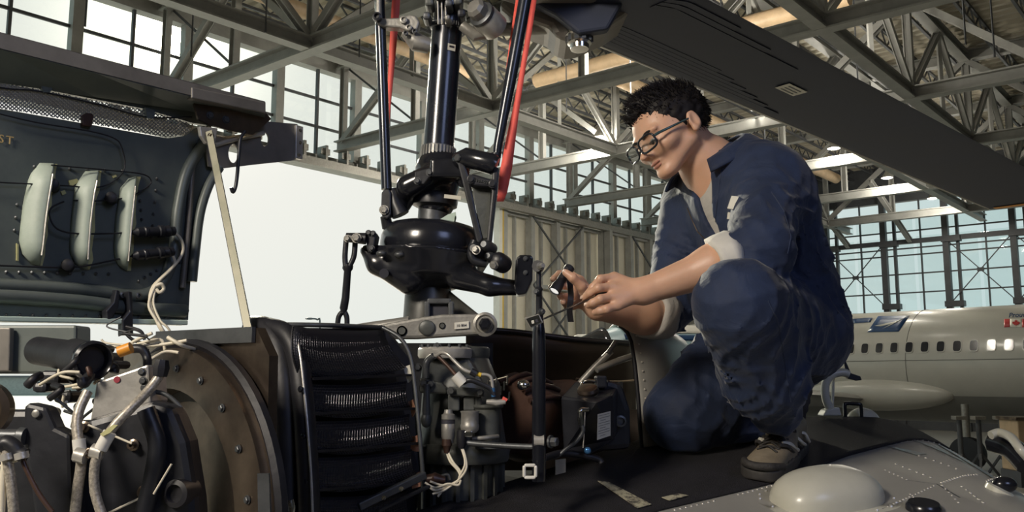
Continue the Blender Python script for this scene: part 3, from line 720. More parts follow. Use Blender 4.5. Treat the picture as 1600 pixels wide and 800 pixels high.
for a, b, r in ((596, 396, 8), (624, 398, 8)): MB().ell(P(a, b, 1.885), (mr(r), mr(8), mr(5))).build('dish_lug', M['gun'], dish, smooth=180)
MB().cyl(P(600, 427, 1.89), P(600, 427, 1.905), mr(7), n=20).build('dish_hole', M['ink'], dish)
# left arm bracket and turnbuckle link
m = MB(); m.pixprism([(571, 361), (585, 360), (588, 366), (583, 394), (576, 395), (573, 388)], 1.90, .05); br = m.build('arm_bracket', M['black_satin'], dish, bevel=.003)
for a, b in ((576, 364), (583, 365), (581, 388)): bolt(P(a, b, 1.9), TOCAM, .005, .006, M['gun'], dish)
lk = thing('turnbuckle_link', P(530, 510, 1.92), None, None, parent=heli); lk['label'] = 'black forked turnbuckle link'
MB().tube([P(541, 371, 1.9), P(572, 373, 1.9)], [mr(7), mr(9)], 12).build('link_pin', M['black_satin'], lk, smooth=40)
bolt(P(557, 372, 1.885), TOCAM, .008, .008, M['cast'], lk); bolt(P(543, 373, 1.885), TOCAM, .006, .008, M['cast'], lk)
for pts in ([(541, 374), (539, 400), (540, 416)], [(555, 376), (553, 400), (546, 416)]):
    pt(pts, mr(4.2), M['black_satin'], 'link_fork', lk, Y=1.905)
MB().tube([P(544, 414, 1.91), P(543, 420, 1.91), P(543, 424, 1.91), P(540, 465, 1.92), P(537, 482, 1.92), P(537, 485, 1.92), P(536, 490, 1.92)], [mr(8), mr(8), mr(5.5), mr(6), mr(6.2), mr(5), mr(5)], 12).build('link_barrel', M['black_satin'], lk, smooth=40)
for pts in ([(534, 488), (529, 496), (527, 512)], [(539, 488), (542, 497), (542, 513)]):
    pt(pts, mr(4), M['black_satin'], 'link_fork', lk, Y=1.92)
# scissor lever on the right
sc = MB(); sc.tube([P(716, 250, 1.90), P(728, 246, 1.88), P(771, 257, 1.86), P(775, 259, 1.86)], [mr(12), mr(15), mr(16), mr(13)], 20); sl_ = sc.build('scissor_lever', M['black_gloss'], heli, smooth=40, label='black scissor lever with framed recess')
m = MB(); m.pixprism([(714, 252), (724, 250), (733, 276), (744, 330), (755, 374), (746, 384), (738, 350), (726, 300)], 1.87, .05); m.build('lever_side', M['black_satin'], sl_, bevel=.004)
m = MB(); m.pixprism([(770, 258), (780, 262), (777, 300), (772, 340), (768, 378), (760, 380), (764, 340), (768, 300)], 1.855, .04); m.build('lever_side', M['black_satin'], sl_, bevel=.004)
m = MB(); m.pixprism([(730, 277), (738, 271), (772, 281), (774, 290), (768, 292), (742, 290), (735, 288)], 1.85, .03); brg = m.build('lever_bridge', M['black_satin'], sl_, bevel=.004)
m = MB(); m.pixprism([(737, 288), (768, 291), (764, 372), (752, 374)], 1.875, .02); m.build('recess_web', M['gear'], sl_, bevel=.002)
for a, b in ((735, 280), (769, 287)): bolt(P(a, b, 1.848), TOCAM, .007, .003, M['black_satin'], sl_, n=16)
bolt(P(720, 248, 1.875), Vector((-.6, -.8, 0)), .009, .012, M['gun'], sl_)
lettering('casting_mark', '-104-03', .009, P(741, 283, 1.8485), Vector((1, 0, -.22)), Vector((.22, 0, 1)), M['gear'], sl_, .001)
for a, b, r in ((744, 390, 11), (760, 384, 9), (778, 408, 14), (766, 402, 8)):
    m = MB(); m.lathe([(mr(r) * .5, .016), (mr(r) * .75, .012), (mr(r), 0), (mr(r), -.03)], P(a, b, 1.86), (-.35, -.9, .1), 20); m.build('lever_joint', M['black_satin' if r > 9 else 'gun'], sl_, smooth=40)
bolt(P(745, 391, 1.83), Vector((-.35, -.9, .1)), .007, .01, M['cast'], sl_); bolt(P(772, 414, 1.83), Vector((-.2, -.9, -.3)), .007, .008, M['cast'], sl_)
pt([(742, 376), (736, 395), (742, 408), (760, 412)], mr(6), M['black_satin'], 'lever_foot', sl_, Y=1.86)

# pylon under the swashplate
M['pylon'] = material('dark olive grey metal', (0.085, 0.085, 0.08), 0.38, 0.4, 0.25, 14)
mlathe([(512, 36), (446, 36), (440, 34)], 'pylon_tube', M['pylon'], heli, label='dark grey mast base tube')
m = MB(); m.pixprism([(700, 452), (712, 462), (757, 498), (752, 512), (690, 512), (696, 470)], 1.98, .03); m.build('pylon_fin', M['pylon'], heli, bevel=.004)
def rr_frame(px0, py0, px1, py1, Y, w, t, name, mat, parent):
    c = [P(px0, py0, Y), P(px1, py0, Y), P(px1, py1, Y), P(px0, py1, Y)]; m = MB()
    for i in range(4): m.beam(c[i], c[(i + 1) % 4], t, w, TOCAM)
    return m.build(name, mat, parent, bevel=.003)
rr_frame(668, 471, 705, 499, 1.938, .02, .012, 'window_rim', M['gun'], heli)
m = MB(); m.pixprism([(672, 474), (702, 474), (702, 500), (672, 500)], 1.94, .012); m.build('window_recess', M['ink'], heli)
# grey support arm casting
m = MB(); m.pixprism([(575, 511), (610, 504), (660, 495), (690, 491), (748, 490), (760, 491), (770, 498), (773, 507), (769, 517), (758, 523), (744, 523), (706, 525), (650, 529), (600, 529)], 1.82, .045); arm = m.build('support_arm', M['cast'], heli, bevel=.006, label='pale grey cast support arm')
for a, b, r, mt in ((628, 517, 8, 'gear'), (691, 509, 5, 'gear')):
    m = MB(); m.lathe([(PX(r, 1.82), .002), (PX(r * .7, 1.82), .002), (PX(r * .68, 1.82), -.004), (.0005, -.004)], P(a, b, 1.82), TOCAM, 20); m.build('arm_hole', M[mt], arm, smooth=40)
m = MB(); m.lathe([(PX(19, 1.82), -.01), (PX(19, 1.82), .006), (PX(15, 1.82), .008), (PX(13, 1.82), .004), (PX(11, 1.82), .004), (PX(10, 1.82), .012), (PX(7, 1.82), .016), (.0005, .016)], P(758, 507, 1.82), TOCAM, 28); m.build('arm_boss', M['cast'], arm, smooth=35)
m = MB(); m.lathe([(PX(10, 1.82), .0045), (PX(10, 1.82), .018), (PX(6, 1.82), .021)], P(758, 507, 1.82), TOCAM, 6); m.build('boss_bolt', M['black_gloss'], arm)
MB().ell(P(667, 512, 1.817), (PX(13, 1.82), .004, PX(12, 1.82))).build('arm_pocket', M['gear'], arm, smooth=180)
m = MB(); m.pixprism([(710, 504), (733, 502), (733, 513), (710, 515)], 1.816, .004); plq = m.build('data_plate', M['paper'], arm, bevel=.001)
lettering('data_print', '10 804', .0075, P(713, 511, 1.8155), Vector((1, 0, .06)), UP, M['ink'], arm)
MB().tube([P(490, 522, 1.86), P(575, 514, 1.84), P(640, 506, 1.84)], [.006, .014, .016], 10).build('arm_tail', M['cast'], arm, smooth=50)

# upper links
pr = MB().cyl(P(592, -30, 1.95), P(604, 296, 1.95), mr(8.3), n=20).build('pitch_link', M['mast'], heli, smooth=40, label='left black pitch link tube')
m = MB(); m.pixprism([(596, 300), (601, 295), (608, 295), (611, 302), (611, 335), (606, 342), (598, 340), (595, 332)], 1.94, .03); m.build('link_clevis', M['black_satin'], pr, bevel=.003)
bolt(P(600, 328, 1.938), TOCAM, .008, .006, M['cast'], pr)
MB().tube([P(612, 296, 1.96), P(618, 318, 1.96), P(626, 336, 1.96)], [.012, .016, .02], 12).build('clevis_root', M['black_satin'], pr, smooth=50)
MB().tube([P(602, 338, 1.96), P(606, 356, 1.97)], [mr(8), mr(9)], 12).build('clevis_foot', M['black_satin'], pr, smooth=50)
pr2 = MB().tube([P(824, -20, 1.9), P(797, 128, 1.9), P(778, 228, 1.9), P(776, 246, 1.9)], [mr(10), mr(9.5), mr(7), mr(6.5)], 20).build('pitch_link', M['mast'], heli, smooth=40, label='right black pitch link tube')
pt([(775, 240), (772, 258)], mr(8), M['black_satin'], 'link_socket', pr2, Y=1.9)
# control arm at the top left of the mast
m = MB(); m.pixprism([(590, 24), (600, 28), (626, 27), (640, 22), (650, 24), (656, 34), (652, 46), (640, 50), (625, 43), (598, 41), (588, 36)], 1.93, .03); ca = m.build('control_arm', M['cast'], heli, bevel=.004, label='pale grey control arm')
m = MB(); m.lathe([(mr(7), 0), (mr(7), .014), (mr(4), .016), (mr(3.4), .01), (.0005, .01)], P(590, 29, 1.925), TOCAM, 20); m.build('arm_bearing', M['black_satin'], ca, smooth=40)
for a, b, r in ((631, 32, 6), (639, 44, 5), (648, 50, 4), (634, 53, 4)):
    m = MB(); m.lathe([(mr(r), 0), (mr(r), .006), (mr(r * .6), .007), (mr(r * .5), .003), (.0005, .003)], P(a, b, 1.928), TOCAM, 18); m.build('arm_bushing', M['cast'] if r > 4 else M['gun'], ca, smooth=40)
MB().tube([P(630, 52, 1.95), P(650, 66, 1.95), P(670, 72, 1.96)], [.008, .022, .018], 12).build('arm_web', M['cast'], ca, smooth=50)
MB().cyl(P(592, -10, 1.925), P(592, 24, 1.925), mr(4.5), n=12).build('arm_rod', M['cast'], ca, smooth=40)
# clamps around the mast top
for a, b, c_, w, mt in ((672, 8, 1.95, 14, 'gear'), (668, 30, 1.95, 12, 'gun'), (716, 6, 1.95, 14, 'gear'), (722, 26, 1.94, 13, 'black_satin'), (702, 10, 1.945, 12, 'gun'), (700, 33, 1.94, 9, 'cast'), (690, -6, 1.94, 18, 'black_satin')):
    m = MB(); m.box(P(a, b, c_), (mr(w), .05, mr(w * 1.1))); m.build('hub_clamp', M[mt], heli, bevel=.006)
for a in (684, 690, 696): MB().cyl(P(a, -8, 1.938), P(a + 1, 38, 1.938), mr(1.6), n=8).build('clamp_stud', M['cast'], heli, smooth=40)
# aluminium damper at the top right of the mast
dx_ = (P(768, 40, 1.9) - P(736, 8, 1.84)).normalized(); dc = P(768, 40, 1.93)
dm = MB(); dm.lathe([(mr(20), 0), (mr(22), .004), (mr(22), -mr(26)), (mr(20), -mr(30))][::-1], P(772, 42, 1.93) - dx_ * 0, dx_, 32); dmp = dm.build('damper', M['alu'], heli, smooth=35, label='bare aluminium damper canister')
m = MB(); m.lathe([(mr(21), -mr(30)), (mr(21), -mr(36)), (mr(17), -mr(38))][::-1], P(772, 42, 1.93), dx_, 28); m.build('damper_ring', M['gun'], dmp, smooth=35)
m = MB(); m.lathe([(mr(16), -mr(36)), (mr(16), -mr(50)), (mr(12), -mr(56)), (mr(4), -mr(57))][::-1], P(772, 42, 1.93), dx_, 8); m.build('damper_cap', M['cast'], dmp, smooth=20)
MB().tube([P(722, 40, 1.93), P(742, 56, 1.93), P(764, 54, 1.94)], [.012, .014, .01], 12).build('damper_bracket', M['cast'], dmp, smooth=50)

# straps hanging beside the links (separate things)
def strap(name, pts, w, label):
    rows = [P(*p) for p in pts]; m = MB(); q = []
    for p, wi in zip(rows, w): q.append((p - Vector((wi / 2, -.006, 0)), p + Vector((wi / 2, .006, 0))))
    vs = [a for r_ in q for a in r_]; n = len(rows)
    m.add(vs, [(2 * i, 2 * i + 1, 2 * i + 3, 2 * i + 2) for i in range(n - 1)])
    return m.build(name, M['red'], None, smooth=60, solid=.0015, label=label, cat='strap', group='red safety straps')
strap('safety_strap', [(620, -30, 2.0), (617, 20, 2.0), (612, 90, 2.0), (607, 160, 1.99), (606, 200, 1.985)], [.019, .019, .015, .010, .004], 'narrow red safety strap hanging beside the left pitch link')
st = strap('safety_strap', [(838, -30, 1.97), (828, 40, 1.965), (818, 100, 1.96), (808, 160, 1.955), (800, 205, 1.95), (791, 262, 1.94), (784, 300, 1.94), (779, 314, 1.94)], [.014, .013, .012, .014, .020, .026, .024, .022], 'wide red safety strap hanging behind the right pitch link')
strap('safety_strap', [(812, -20, 1.935), (800, 60, 1.935), (793, 110, 1.935), (786, 190, 1.93), (782, 225, 1.93)], [.010, .010, .008, .006, .004], 'thin red strap edge just left of the right pitch link')

# ---- rotor blade and hub grip
M['blade'] = material('dark blade paint', (0.040, 0.047, 0.072), 0.52, 0.0, 0.15, 2.5, spec=.25, bump=0.02, bscale=8)
bd = (P(2410, 689, 3.0) - Vector((0, 0, CAM_Z))).normalized()
bperp = Vector((bd.y, -bd.x, 0)).normalized()
b0 = P(885, 50, 2.4)
lo_c = [b0 + bd * (-.12 + 3.05 * i / 30) for i in range(31)]
hi_c = [p + bperp * (.40 if i > 1 else .34) for i, p in enumerate(lo_c)]
rings = []
for a, b in zip(lo_c, hi_c):
    ch = b - a; L = ch.length; n_ = UP; ring = []
    for k in range(20):
        w = 2 * math.pi * k / 20; t = .5 - .5 * math.cos(w); th =   .12 * L * (math.sqrt(max(t, 0)) * .9 - t * .9 + .02) * (1 if math.sin(w) >= 0 else -1) * .5
        ring.append(a + ch * t + n_ * th)
    rings.append(ring)
bl = MB().rings(rings).build('rotor_blade', M['blade'], heli, smooth=60, label='long dark rotor blade sweeping to the right')
def blade_pt(u, t, off=-.012):
    i = u * (len(lo_c) - 1); k = min(int(i), len(lo_c) - 2); f_ = i - k
    a = lo_c[k].lerp(lo_c[k + 1], f_); b = hi_c[k].lerp(hi_c[k + 1], f_); L = (b - a).length
    th = -  .12 * L * (math.sqrt(max(t, 0)) * .9 - t * .9 + .02) * .5
    return a + (b - a) * t + UP * (th + off)
# root doubler layers: stacked thin plates that end in steps
for k in range(6):
    m = MB(); u1 = .36 - .03 * k
    m.grid(lambda u, v: blade_pt(.05 + (u1 - .05) * u, .10 + .045 * k + .045 * v, -.0004 - .0005 * (5 - k)), 12, 1); m.build('root_doubler', M['blade'], bl, solid=.0016)
for k in range(3):
    m = MB(); u1 = .26 - .06 * k
    m.grid(lambda u, v: blade_pt(.05 + (u1 - .05) * u, .74 + .06 * k + .05 * v, -.0020), 12, 1); m.build('root_doubler', M['blade'], bl, solid=.0016)
m = MB(); m.grid(lambda u, v: blade_pt(.285 + .035 * u, .47 + .13 * v, -.004), 2, 2); m.build('blade_placard', M['paper'], bl, solid=.001)
for k in range(3):
    m = MB(); m.grid(lambda u, v: blade_pt(.291 + .023 * u, .49 + .035 * k + .012 * v, -.0052), 1, 1); m.build('placard_mark', M['gun'], bl, solid=.0004)
m = MB(); m.grid(lambda u, v: blade_pt(.985 + .012 * u, .1 + .85 * v, -.004), 1, 8); m.build('tip_stripe', M['orange'], bl, solid=.001)
m = MB()
m.tube([blade_pt(u / 30, .012, .0) for u in range(31)], .004, 6); m.build('leading_edge', M['chrome'], bl, smooth=60)
# grip and yoke under the hub
g = MB(); g.pixprism([(778, 8), (800, -20), (1000, -60), (1010, 0), (950, 40), (905, 60), (886, 62), (868, 56), (860, 42), (826, 30), (800, 26)], 2.25, .16); yk = g.build('hub_yoke', M['frame_grey'], heli, bevel=.02, label='grey rotor hub yoke')
g = MB(); g.pixprism([(830, -40), (1010, -60), (950, 45), (905, 52), (868, 22), (830, 2)], 2.2, .04); g.build('yoke_plate', M['blade'], yk, bevel=.008)
m = MB(); m.lathe([(PX(23, 2.2), .0), (PX(23, 2.2), .012), (PX(20, 2.2), .016), (PX(20, 2.2), .034), (PX(16, 2.2), .038), (PX(15, 2.2), .05), (PX(11, 2.2), .052)], P(905, 50, 2.25), (0, -.1, -1), 26); nt = m.build('grip_nut', M['chrome'], yk, smooth=30)
m = MB()
for k in range(10):
    a = 2 * math.pi * k / 10; m.box(P(905, 62, 2.25) + Vector((math.cos(a), math.sin(a), 0)) * PX(20, 2.2), (.010, .010, .016))
m.build('nut_slots', M['gun'], yk, kind='stuff')
MB().tube([P(740, 44, 2.3), P(800, 46, 2.3), P(866, 40, 2.3)], [.02, .018, .022], 14).build('yoke_arm', M['cast'], yk, smooth=50)
m = MB(); m.tube([P(1056, -8, 2.6), P(1052, 6, 2.6)], [.016, .02], 16); m.build('blade_bolt', M['chrome'], bl, smooth=40)

# hub on top of the mast (above the picture) that carries the yoke and the opposite grip
hubt = mlathe([(-40, 26), (-52, 44), (-70, 58), (-110, 58), (-128, 40), (-160, 30), (-190, 14)], 'rotor_hub', M['frame_grey'], heli, label='grey rotor hub on top of the mast')
hz = P(905, -8, 2.25)
m = MB(); m.beam(MA(-78), hz, .16, .09); m.build('hub_arm', M['frame_grey'], hubt, bevel=.012)
o_ = MA(-78); m = MB(); m.beam(o_, o_ - Vector((bd.x, bd.y, 0)).normalized() * .62 + UP * .03, .15, .085); m.build('hub_arm', M['frame_grey'], hubt, bevel=.012)
# ------------------------------------------------------------------ opened cowling door on the left
CB = Vector((-.857, 1.5, 0)); C0E = CB.dot(E2)
def CW(px, py, o=0.0):
    u = (px - 800.0) / FPX; v = (400.0 - py) / FPX
    d = Vector((u, math.cos(PITCH) - v * math.sin(PITCH), math.sin(PITCH) + v * math.cos(PITCH)))
    t = (C0E - o) / d.dot(E2); return Vector((0, 0, CAM_Z)) + d * t
CN = -E2                                                        # towards the camera side
def cw_prism(pts, o, t, name, mat, parent, **kw):
    m = MB(); a = [CW(p[0], p[1], o) for p in pts]; b = [q - CN * t for q in a]; n = len(a)
    m.add(a + b, [tuple(range(n)), tuple(range(2 * n - 1, n - 1, -1))] + [(i, i + n, (i + 1) % n + n, (i + 1) % n) for i in range(n)])
    return m.build(name, mat, parent, **kw)
cow = cw_prism([(-130, 150), (-40, 164), (0, 170), (41, 177), (262, 216), (290, 212), (306, 200), (330, 196), (338, 262), (322, 282), (308, 325), (300, 400), (294, 500), (-130, 492)], 0, .012, 'engine_cowling', M['primer'], heli, label='raised engine cowling door, dark green inside')
cw_prism([(-130, 92), (0, 126), (225, 170), (300, 192), (330, 196), (330, 150), (-130, 40)], 0, .012, 'upper_skin', M['primer'], cow)
# top frame: front flange, top plate, underside
def cw_strip(A, Bp, name, mat, n=1, parent=None, solid=.004):
    m = MB(); m.grid(lambda u, v: A[int(u * (len(A) - 1) + .5)].lerp(Bp[int(u * (len(A) - 1) + .5)], v), len(A) - 1, n); return m.build(name, mat, parent or cow, solid=solid)
xs = [-130, 0, 150, 300, 414]
def ytop(x): return 52 + .261 * x
cw_strip([CW(x, ytop(x), .07) for x in xs], [CW(x, ytop(x) + 24 - .015 * x, .07) for x in xs], 'frame_flange', M['frame_grey'])
cw_strip([CW(x, ytop(x) + 24 - .015 * x, .07) for x in xs], [CW(x, ytop(x) + 76 - .11 * x, .005) for x in xs], 'frame_underside', M['primer'])
cw_strip([CW(x, ytop(x), .07) for x in xs], [CW(x, ytop(x) + 2, 0.0) for x in xs], 'frame_top', M['frame_grey'])
# perforated grille: crossing wires, open behind
gp = [(-130, 94), (0, 128), (225, 171), (300, 193), (305, 200), (290, 211), (262, 215), (41, 176), (0, 170), (-130, 148)]
def inside(x, y):
    c = False; n = len(gp)
    for i in range(n):
        (x1, y1), (x2, y2) = gp[i], gp[(i + 1) % n]
        if (y1 > y) != (y2 > y) and x < (x2 - x1) * (y - y1) / (y2 - y1) + x1: c = not c
    return c
gm = MB()
for sgn in (1, -1):
    k = -160
    while k < 420:
        seg = []; y = 90
        while y < 222:
            x = k + sgn * (y - 150) * 1.15 + (y - 150) * .0
            if inside(x, y): seg.append((x, y))
            elif len(seg) > 1: gm.beam(CW(*seg[0], .004), CW(*seg[-1], .004), .0019, .0012, CN); seg = []
            else: seg = []
            y += 1.5
        k += 6.4
gm.build('grille', M['mesh_wire'], cow, kind='stuff', label='perforated metal grille')
pt_c = lambda pts, r, mat, name, parent, o=.01, n=8: MB().tube(curve_pts([CW(p[0], p[1], p[2] if len(p) > 2 else o) for p in pts], 6), r, n).build(name, mat, parent, smooth=50)
pt_c([(-130, 110), (0, 137), (62, 143), (160, 165), (230, 183), (300, 183)], .0016, M['rubber'], 'grille_cable', cow, .008)
cw_prism([(62, 128), (84, 134), (79, 144), (68, 144)], .012, .01, 'grille_tab', M['primer'], cow); cw_prism([(227, 168), (243, 172), (240, 186), (230, 184)], .012, .01, 'grille_tab', M['primer'], cow)
cw_prism([(128, 180), (135, 176), (144, 177), (147, 181), (144, 198), (130, 196)], .012, .01, 'grille_tab', M['brown'], cow, bevel=.002)
# louvre scoops
LV = [[(62, 255), (46, 275), (36, 320), (30, 375), (36, 398), (50, 412)], [(85, 256), (80, 290), (72, 340), (68, 380), (65, 400), (63, 415)]], \
     [[(133, 268), (118, 290), (112, 340), (109, 390), (115, 408), (124, 417)], [(155, 267), (148, 300), (142, 345), (139, 385), (138, 405), (137, 421)]], \
     [[(200, 280), (188, 295), (181, 340), (178, 390), (182, 410), (190, 418)], [(213, 276), (210, 310), (206, 350), (203, 385), (201, 405), (199, 423)]]
for lft, rgt in LV:
    m = MB()
    def lf(u, v):
        a = poly_at(lft, u); b = poly_at(rgt, u); x = a[0] + (b[0] - a[0]) * v; y = a[1] + (b[1] - a[1]) * v
        return CW(x, y, .003 + .030 * math.sin(v * math.pi / 2) * math.sin(min(1, u * 5, (1 - u) * 5) * math.pi / 2) * .9)
    lo_ = m.grid(lf, 16, 8).build('louvre', M['chip'], cow, smooth=60, solid=.002)
    m = MB(); pts_ = [poly_at(rgt, i / 10) for i in range(11)]
    jag = [(p[0] + random.uniform(3, 8), p[1]) for p in pts_]
    cw_prism([(p[0] - 1, p[1]) for p in pts_] + jag[::-1], .004, .003, 'chipped_edge', M['zinc'], lo_)
    MB().tube([CW(p[0], p[1], .032) for p in pts_[1:-1]], .0018, 6).build('louvre_edge', M['alu'], lo_, smooth=60)
for pts in ([(108, 282), (120, 279), (124, 284), (114, 290), (109, 289)], [(95, 299), (101, 297), (104, 302), (98, 305)], [(176, 275), (181, 273), (183, 276), (178, 278)], [(26, 380), (29, 382), (29, 408), (26, 407)]):
    cw_prism(pts, .004, .003, 'paint_chip', M['zinc'], cow)
# ribs, inner frame, lower rails
pt_c([(343, 262), (326, 290), (312, 335), (304, 400), (300, 440)], .010, M['primer'], 'edge_rib', cow, .008)
pt_c([(318, 225), (292, 268), (278, 330), (270, 400), (250, 445), (215, 462), (120, 452), (-130, 440)], .012, M['primer'], 'inner_bead', cow, .004)
pt_c([(-130, 462), (0, 462), (120, 470), (200, 480), (290, 486)], .013, M['primer'], 'lower_bead', cow, .006)
cw_prism([(-130, 491), (294, 500), (294, 508), (-130, 500)], .03, .03, 'lower_rail', M['mint'], cow, bevel=.002)
pt_c([(300, 265), (296, 330), (290, 400), (285, 450)], .006, M['frame_grey'], 'seal_edge', cow, .006)
cw_prism([(182, 452), (188, 455), (186, 480), (175, 498), (168, 500), (166, 486), (178, 472)], .03, .02, 'hinge_bracket', M['black_satin'], cow, bevel=.002)
cw_prism([(200, 455), (207, 456), (209, 524), (192, 524), (192, 500), (203, 486)], .035, .02, 'hinge_bracket', M['black_satin'], cow, bevel=.002)
for a, b, r in ((190, 461, 5), (215, 462, 5)):
    m = MB(); m.lathe([(PX(r, 1.65), 0), (PX(r, 1.65), .006), (PX(r * .5, 1.65), .007), (PX(r * .45, 1.65), .003), (.0004, .003)], CW(a, b, .012), CN, 16); m.build('hinge_bush', M['gun'], cow, smooth=40)
rv = MB()
for a, b, n in (((0, 425), (180, 428), 9), ((217, 292), (222, 350), 4), ((28, 310), (22, 370), 3), ((250, 420), (212, 442), 4), ((286, 300), (280, 420), 6), ((0, 492), (290, 496), 14), ((40, 260), (205, 268), 6), ((246, 270), (236, 380), 6), ((300, 250), (318, 200), 4)):
    for i in range(n):
        t = (i + .5) / n; rv.ell(CW(a[0] + (b[0] - a[0]) * t, a[1] + (b[1] - a[1]) * t, .002), .0032, None, 6, 4)
rv.build('rivets', M['gun'], cow, kind='stuff')
for a, b in ((84, 292), (174, 312), (107, 416)):
    m = MB(); m.lathe([(PX(9, 1.6), -.002), (PX(9.5, 1.6), .01), (PX(9, 1.6), .026), (PX(6, 1.6), .028)], CW(a, b, 0), (CN + Vector((-.5, 0, 0))).normalized(), 14); m.build('rubber_stop', M['rubber'], cow, smooth=40)
# connectors with cable
def connector(a, b, tail):
    p, q = CW(*a, .03), CW(*b, .03); d = (q - p); L = d.length; m = MB()
    m.lathe([(.004, 0), (.006, L * .05), (.009, L * .1), (.009, L * .25), (.0105, L * .27), (.0105, L * .33), (.009, L * .35), (.009, L * .6), (.012, L * .62), (.012, L * .72), (.010, L * .74), (.0115, L * .86), (.009, L * .9), (.009, L)], p, d, 16)
    return m.build('cable_connector', M['black_satin'], cow, smooth=35)
connector((207, 363), (272, 361), None); connector((207, 400), (270, 393), None)
pt_c([(270, 362, .03), (280, 370, .03), (286, 383, .03), (284, 398, .03), (272, 415, .03), (250, 436, .025), (238, 450, .025), (234, 470, .03), (240, 492, .04), (252, 512, .06), (262, 528, .06)], .0030, M['wire_white'], 'cable', cow)
pt_c([(268, 395, .03), (273, 408, .03), (268, 420, .03), (246, 442, .03), (236, 462, .03), (233, 480, .035), (244, 500, .05), (256, 520, .06), (290, 536, .06)], .0028, M['wire_white'], 'cable', cow)
pt_c([(244, 447, .03), (252, 444, .035), (256, 451, .035), (250, 457, .035), (244, 452, .03)], .0035, M['wire_white'], 'cable_clip', cow)
pt_c([(242, 455, .03), (240, 475, .035), (250, 500, .05), (262, 512, .06), (275, 530, .06), (300, 538, .05)], .0022, M['wire_white'], 'cable', cow)
pt_c([(-40, 283), (40, 287), (100, 290), (150, 293), (178, 283), (195, 262), (190, 230), (178, 216), (140, 205), (60, 192), (0, 178)], .0013, M['rubber'], 'loom_wire', cow, .012)
pt_c([(115, 313), (150, 314), (200, 308), (230, 292), (236, 282), (222, 272), (170, 266), (80, 258)], .0013, M['rubber'], 'loom_wire', cow, .012)
pt_c([(207, 363), (170, 365), (120, 365), (90, 358), (78, 340), (80, 325), (100, 315)], .0016, M['rubber'], 'loom_wire', cow, .02)
pt_c([(207, 400), (170, 408), (130, 416), (90, 418), (0, 415), (-60, 414)], .0016, M['rubber'], 'loom_wire', cow, .014)
lettering('stencil', 'T', .020, CW(9, 224, .003), E1, UP, M['gold_ink'], cow); lettering('stencil', 'S', .020, CW(-3, 222, .003), E1, UP, M['gold_ink'], cow)
# frame arm with lightening holes at the right
def holed(outline, holes, o, t, name, mat, parent):
    bm = bmesh.new()
    loops = [outline] + holes
    edges = []
    for lp in loops:
        vs = [bm.verts.new(CW(p[0], p[1], o)) for p in lp]
        for i in range(len(vs)): edges.append(bm.edges.new((vs[i], vs[(i + 1) % len(vs)])))
    bmesh.ops.triangle_fill(bm, use_beauty=True, use_dissolve=False, edges=edges)
    bm.verts.index_update(); m = MB(); m.v = [tuple(v.co) for v in bm.verts]; m.f = [tuple(v.index for v in f.verts) for f in bm.faces]; bm.free()
    return m.build(name, mat, parent, solid=t)
def ell2(cx, cy, rx, ry, n=18): return [(cx + rx * math.cos(2 * math.pi * k / n), cy + ry * math.sin(2 * math.pi * k / n)) for k in range(n)]
holed([(318, 205), (345, 214), (395, 208), (418, 190), (464, 194), (464, 248), (457, 251), (400, 257), (341, 264), (325, 260)], [ell2(413, 218, 6, 11), ell2(364, 240, 8, 15)], .012, .004, 'arm_web', M['frame_grey'], cow)
cw_prism([(300, 150), (414, 174), (424, 186), (396, 210), (360, 204), (330, 196), (310, 186)], .045, .006, 'arm_gusset', M['bronze'], cow)
cw_prism([(300, 136), (414, 160), (416, 177), (300, 153)], .075, .02, 'arm_flange', M['frame_grey'], cow, bevel=.002)
an = cw_prism([(463, 195), (474, 198), (473, 249), (462, 247)], .02, .012, 'angle_plate', M['alu'], cow, bevel=.001)
for a, b in ((469, 204), (469, 223), (467, 242)): bolt(CW(a, b, .02), CN, .003, .003, M['chrome'], cow)
for a, b in ((328, 180), (353, 187)): bolt(CW(a, b, .046), CN, .006, .004, M['gun'], cow)
pt_c([(336, 227), (365, 218), (400, 211), (412, 208)], .005, M['alu'], 'stiffener_tube', cow, .02)
pt_c([(383, 205, .05), (376, 216, .05), (374, 232, .05), (371, 270, .05), (368, 292, .05), (364, 300, .05), (361, 293, .05)], .0038, M['black_satin'], 'latch_hook', cow)
# prop strut
hinge = cw_prism([(312, 197), (341, 200), (337, 222), (331, 228), (322, 224), (314, 212)], .055, .01, 'strut_hinge', M['alu'], cow, bevel=.002)
sp_, sq_ = CW(327, 206, .062), P(444, 796, 1.42)
prp = MB().beam(sp_, sq_, PX(11, 1.6), .006, TOCAM).build('prop_strut', M['zinc'], heli, label='worn olive prop strut holding the cowling open')
M['olive'] = material('worn olive bar', (0.24, 0.24, 0.17), 0.45, 0.2, vscale=12, col2=(0.36, 0.34, 0.26)); prp.data.materials[0] = M['olive']
xs_, ys_, zs_ = frame_to(sq_ - sp_, TOCAM)
MB().beam(sp_ - xs_ * PX(6, 1.6) * (1 if xs_.x > 0 else -1) + Vector((0, .008, 0)), sq_ - xs_ * PX(6, 1.6) * (1 if xs_.x > 0 else -1) + Vector((0, .008, 0)), .002, .018, TOCAM).build('strut_flange', M['black_satin'], prp)
bolt(CW(329, 213, .066), CN, .005, .006, M['bronze'], prp)
for dx in (-9, 9): MB().tube(curve_pts([P(444 + dx, 782, 1.41), P(444 + dx * 1.3, 795, 1.41), P(444 + dx, 815, 1.41)], 4), .006, 8).build('strut_clevis', M['chrome'], prp, smooth=50)
MB().tube([P(434, 790, 1.405), P(455, 790, 1.405)], .004, 8).build('clevis_pin', M['chrome'], prp)

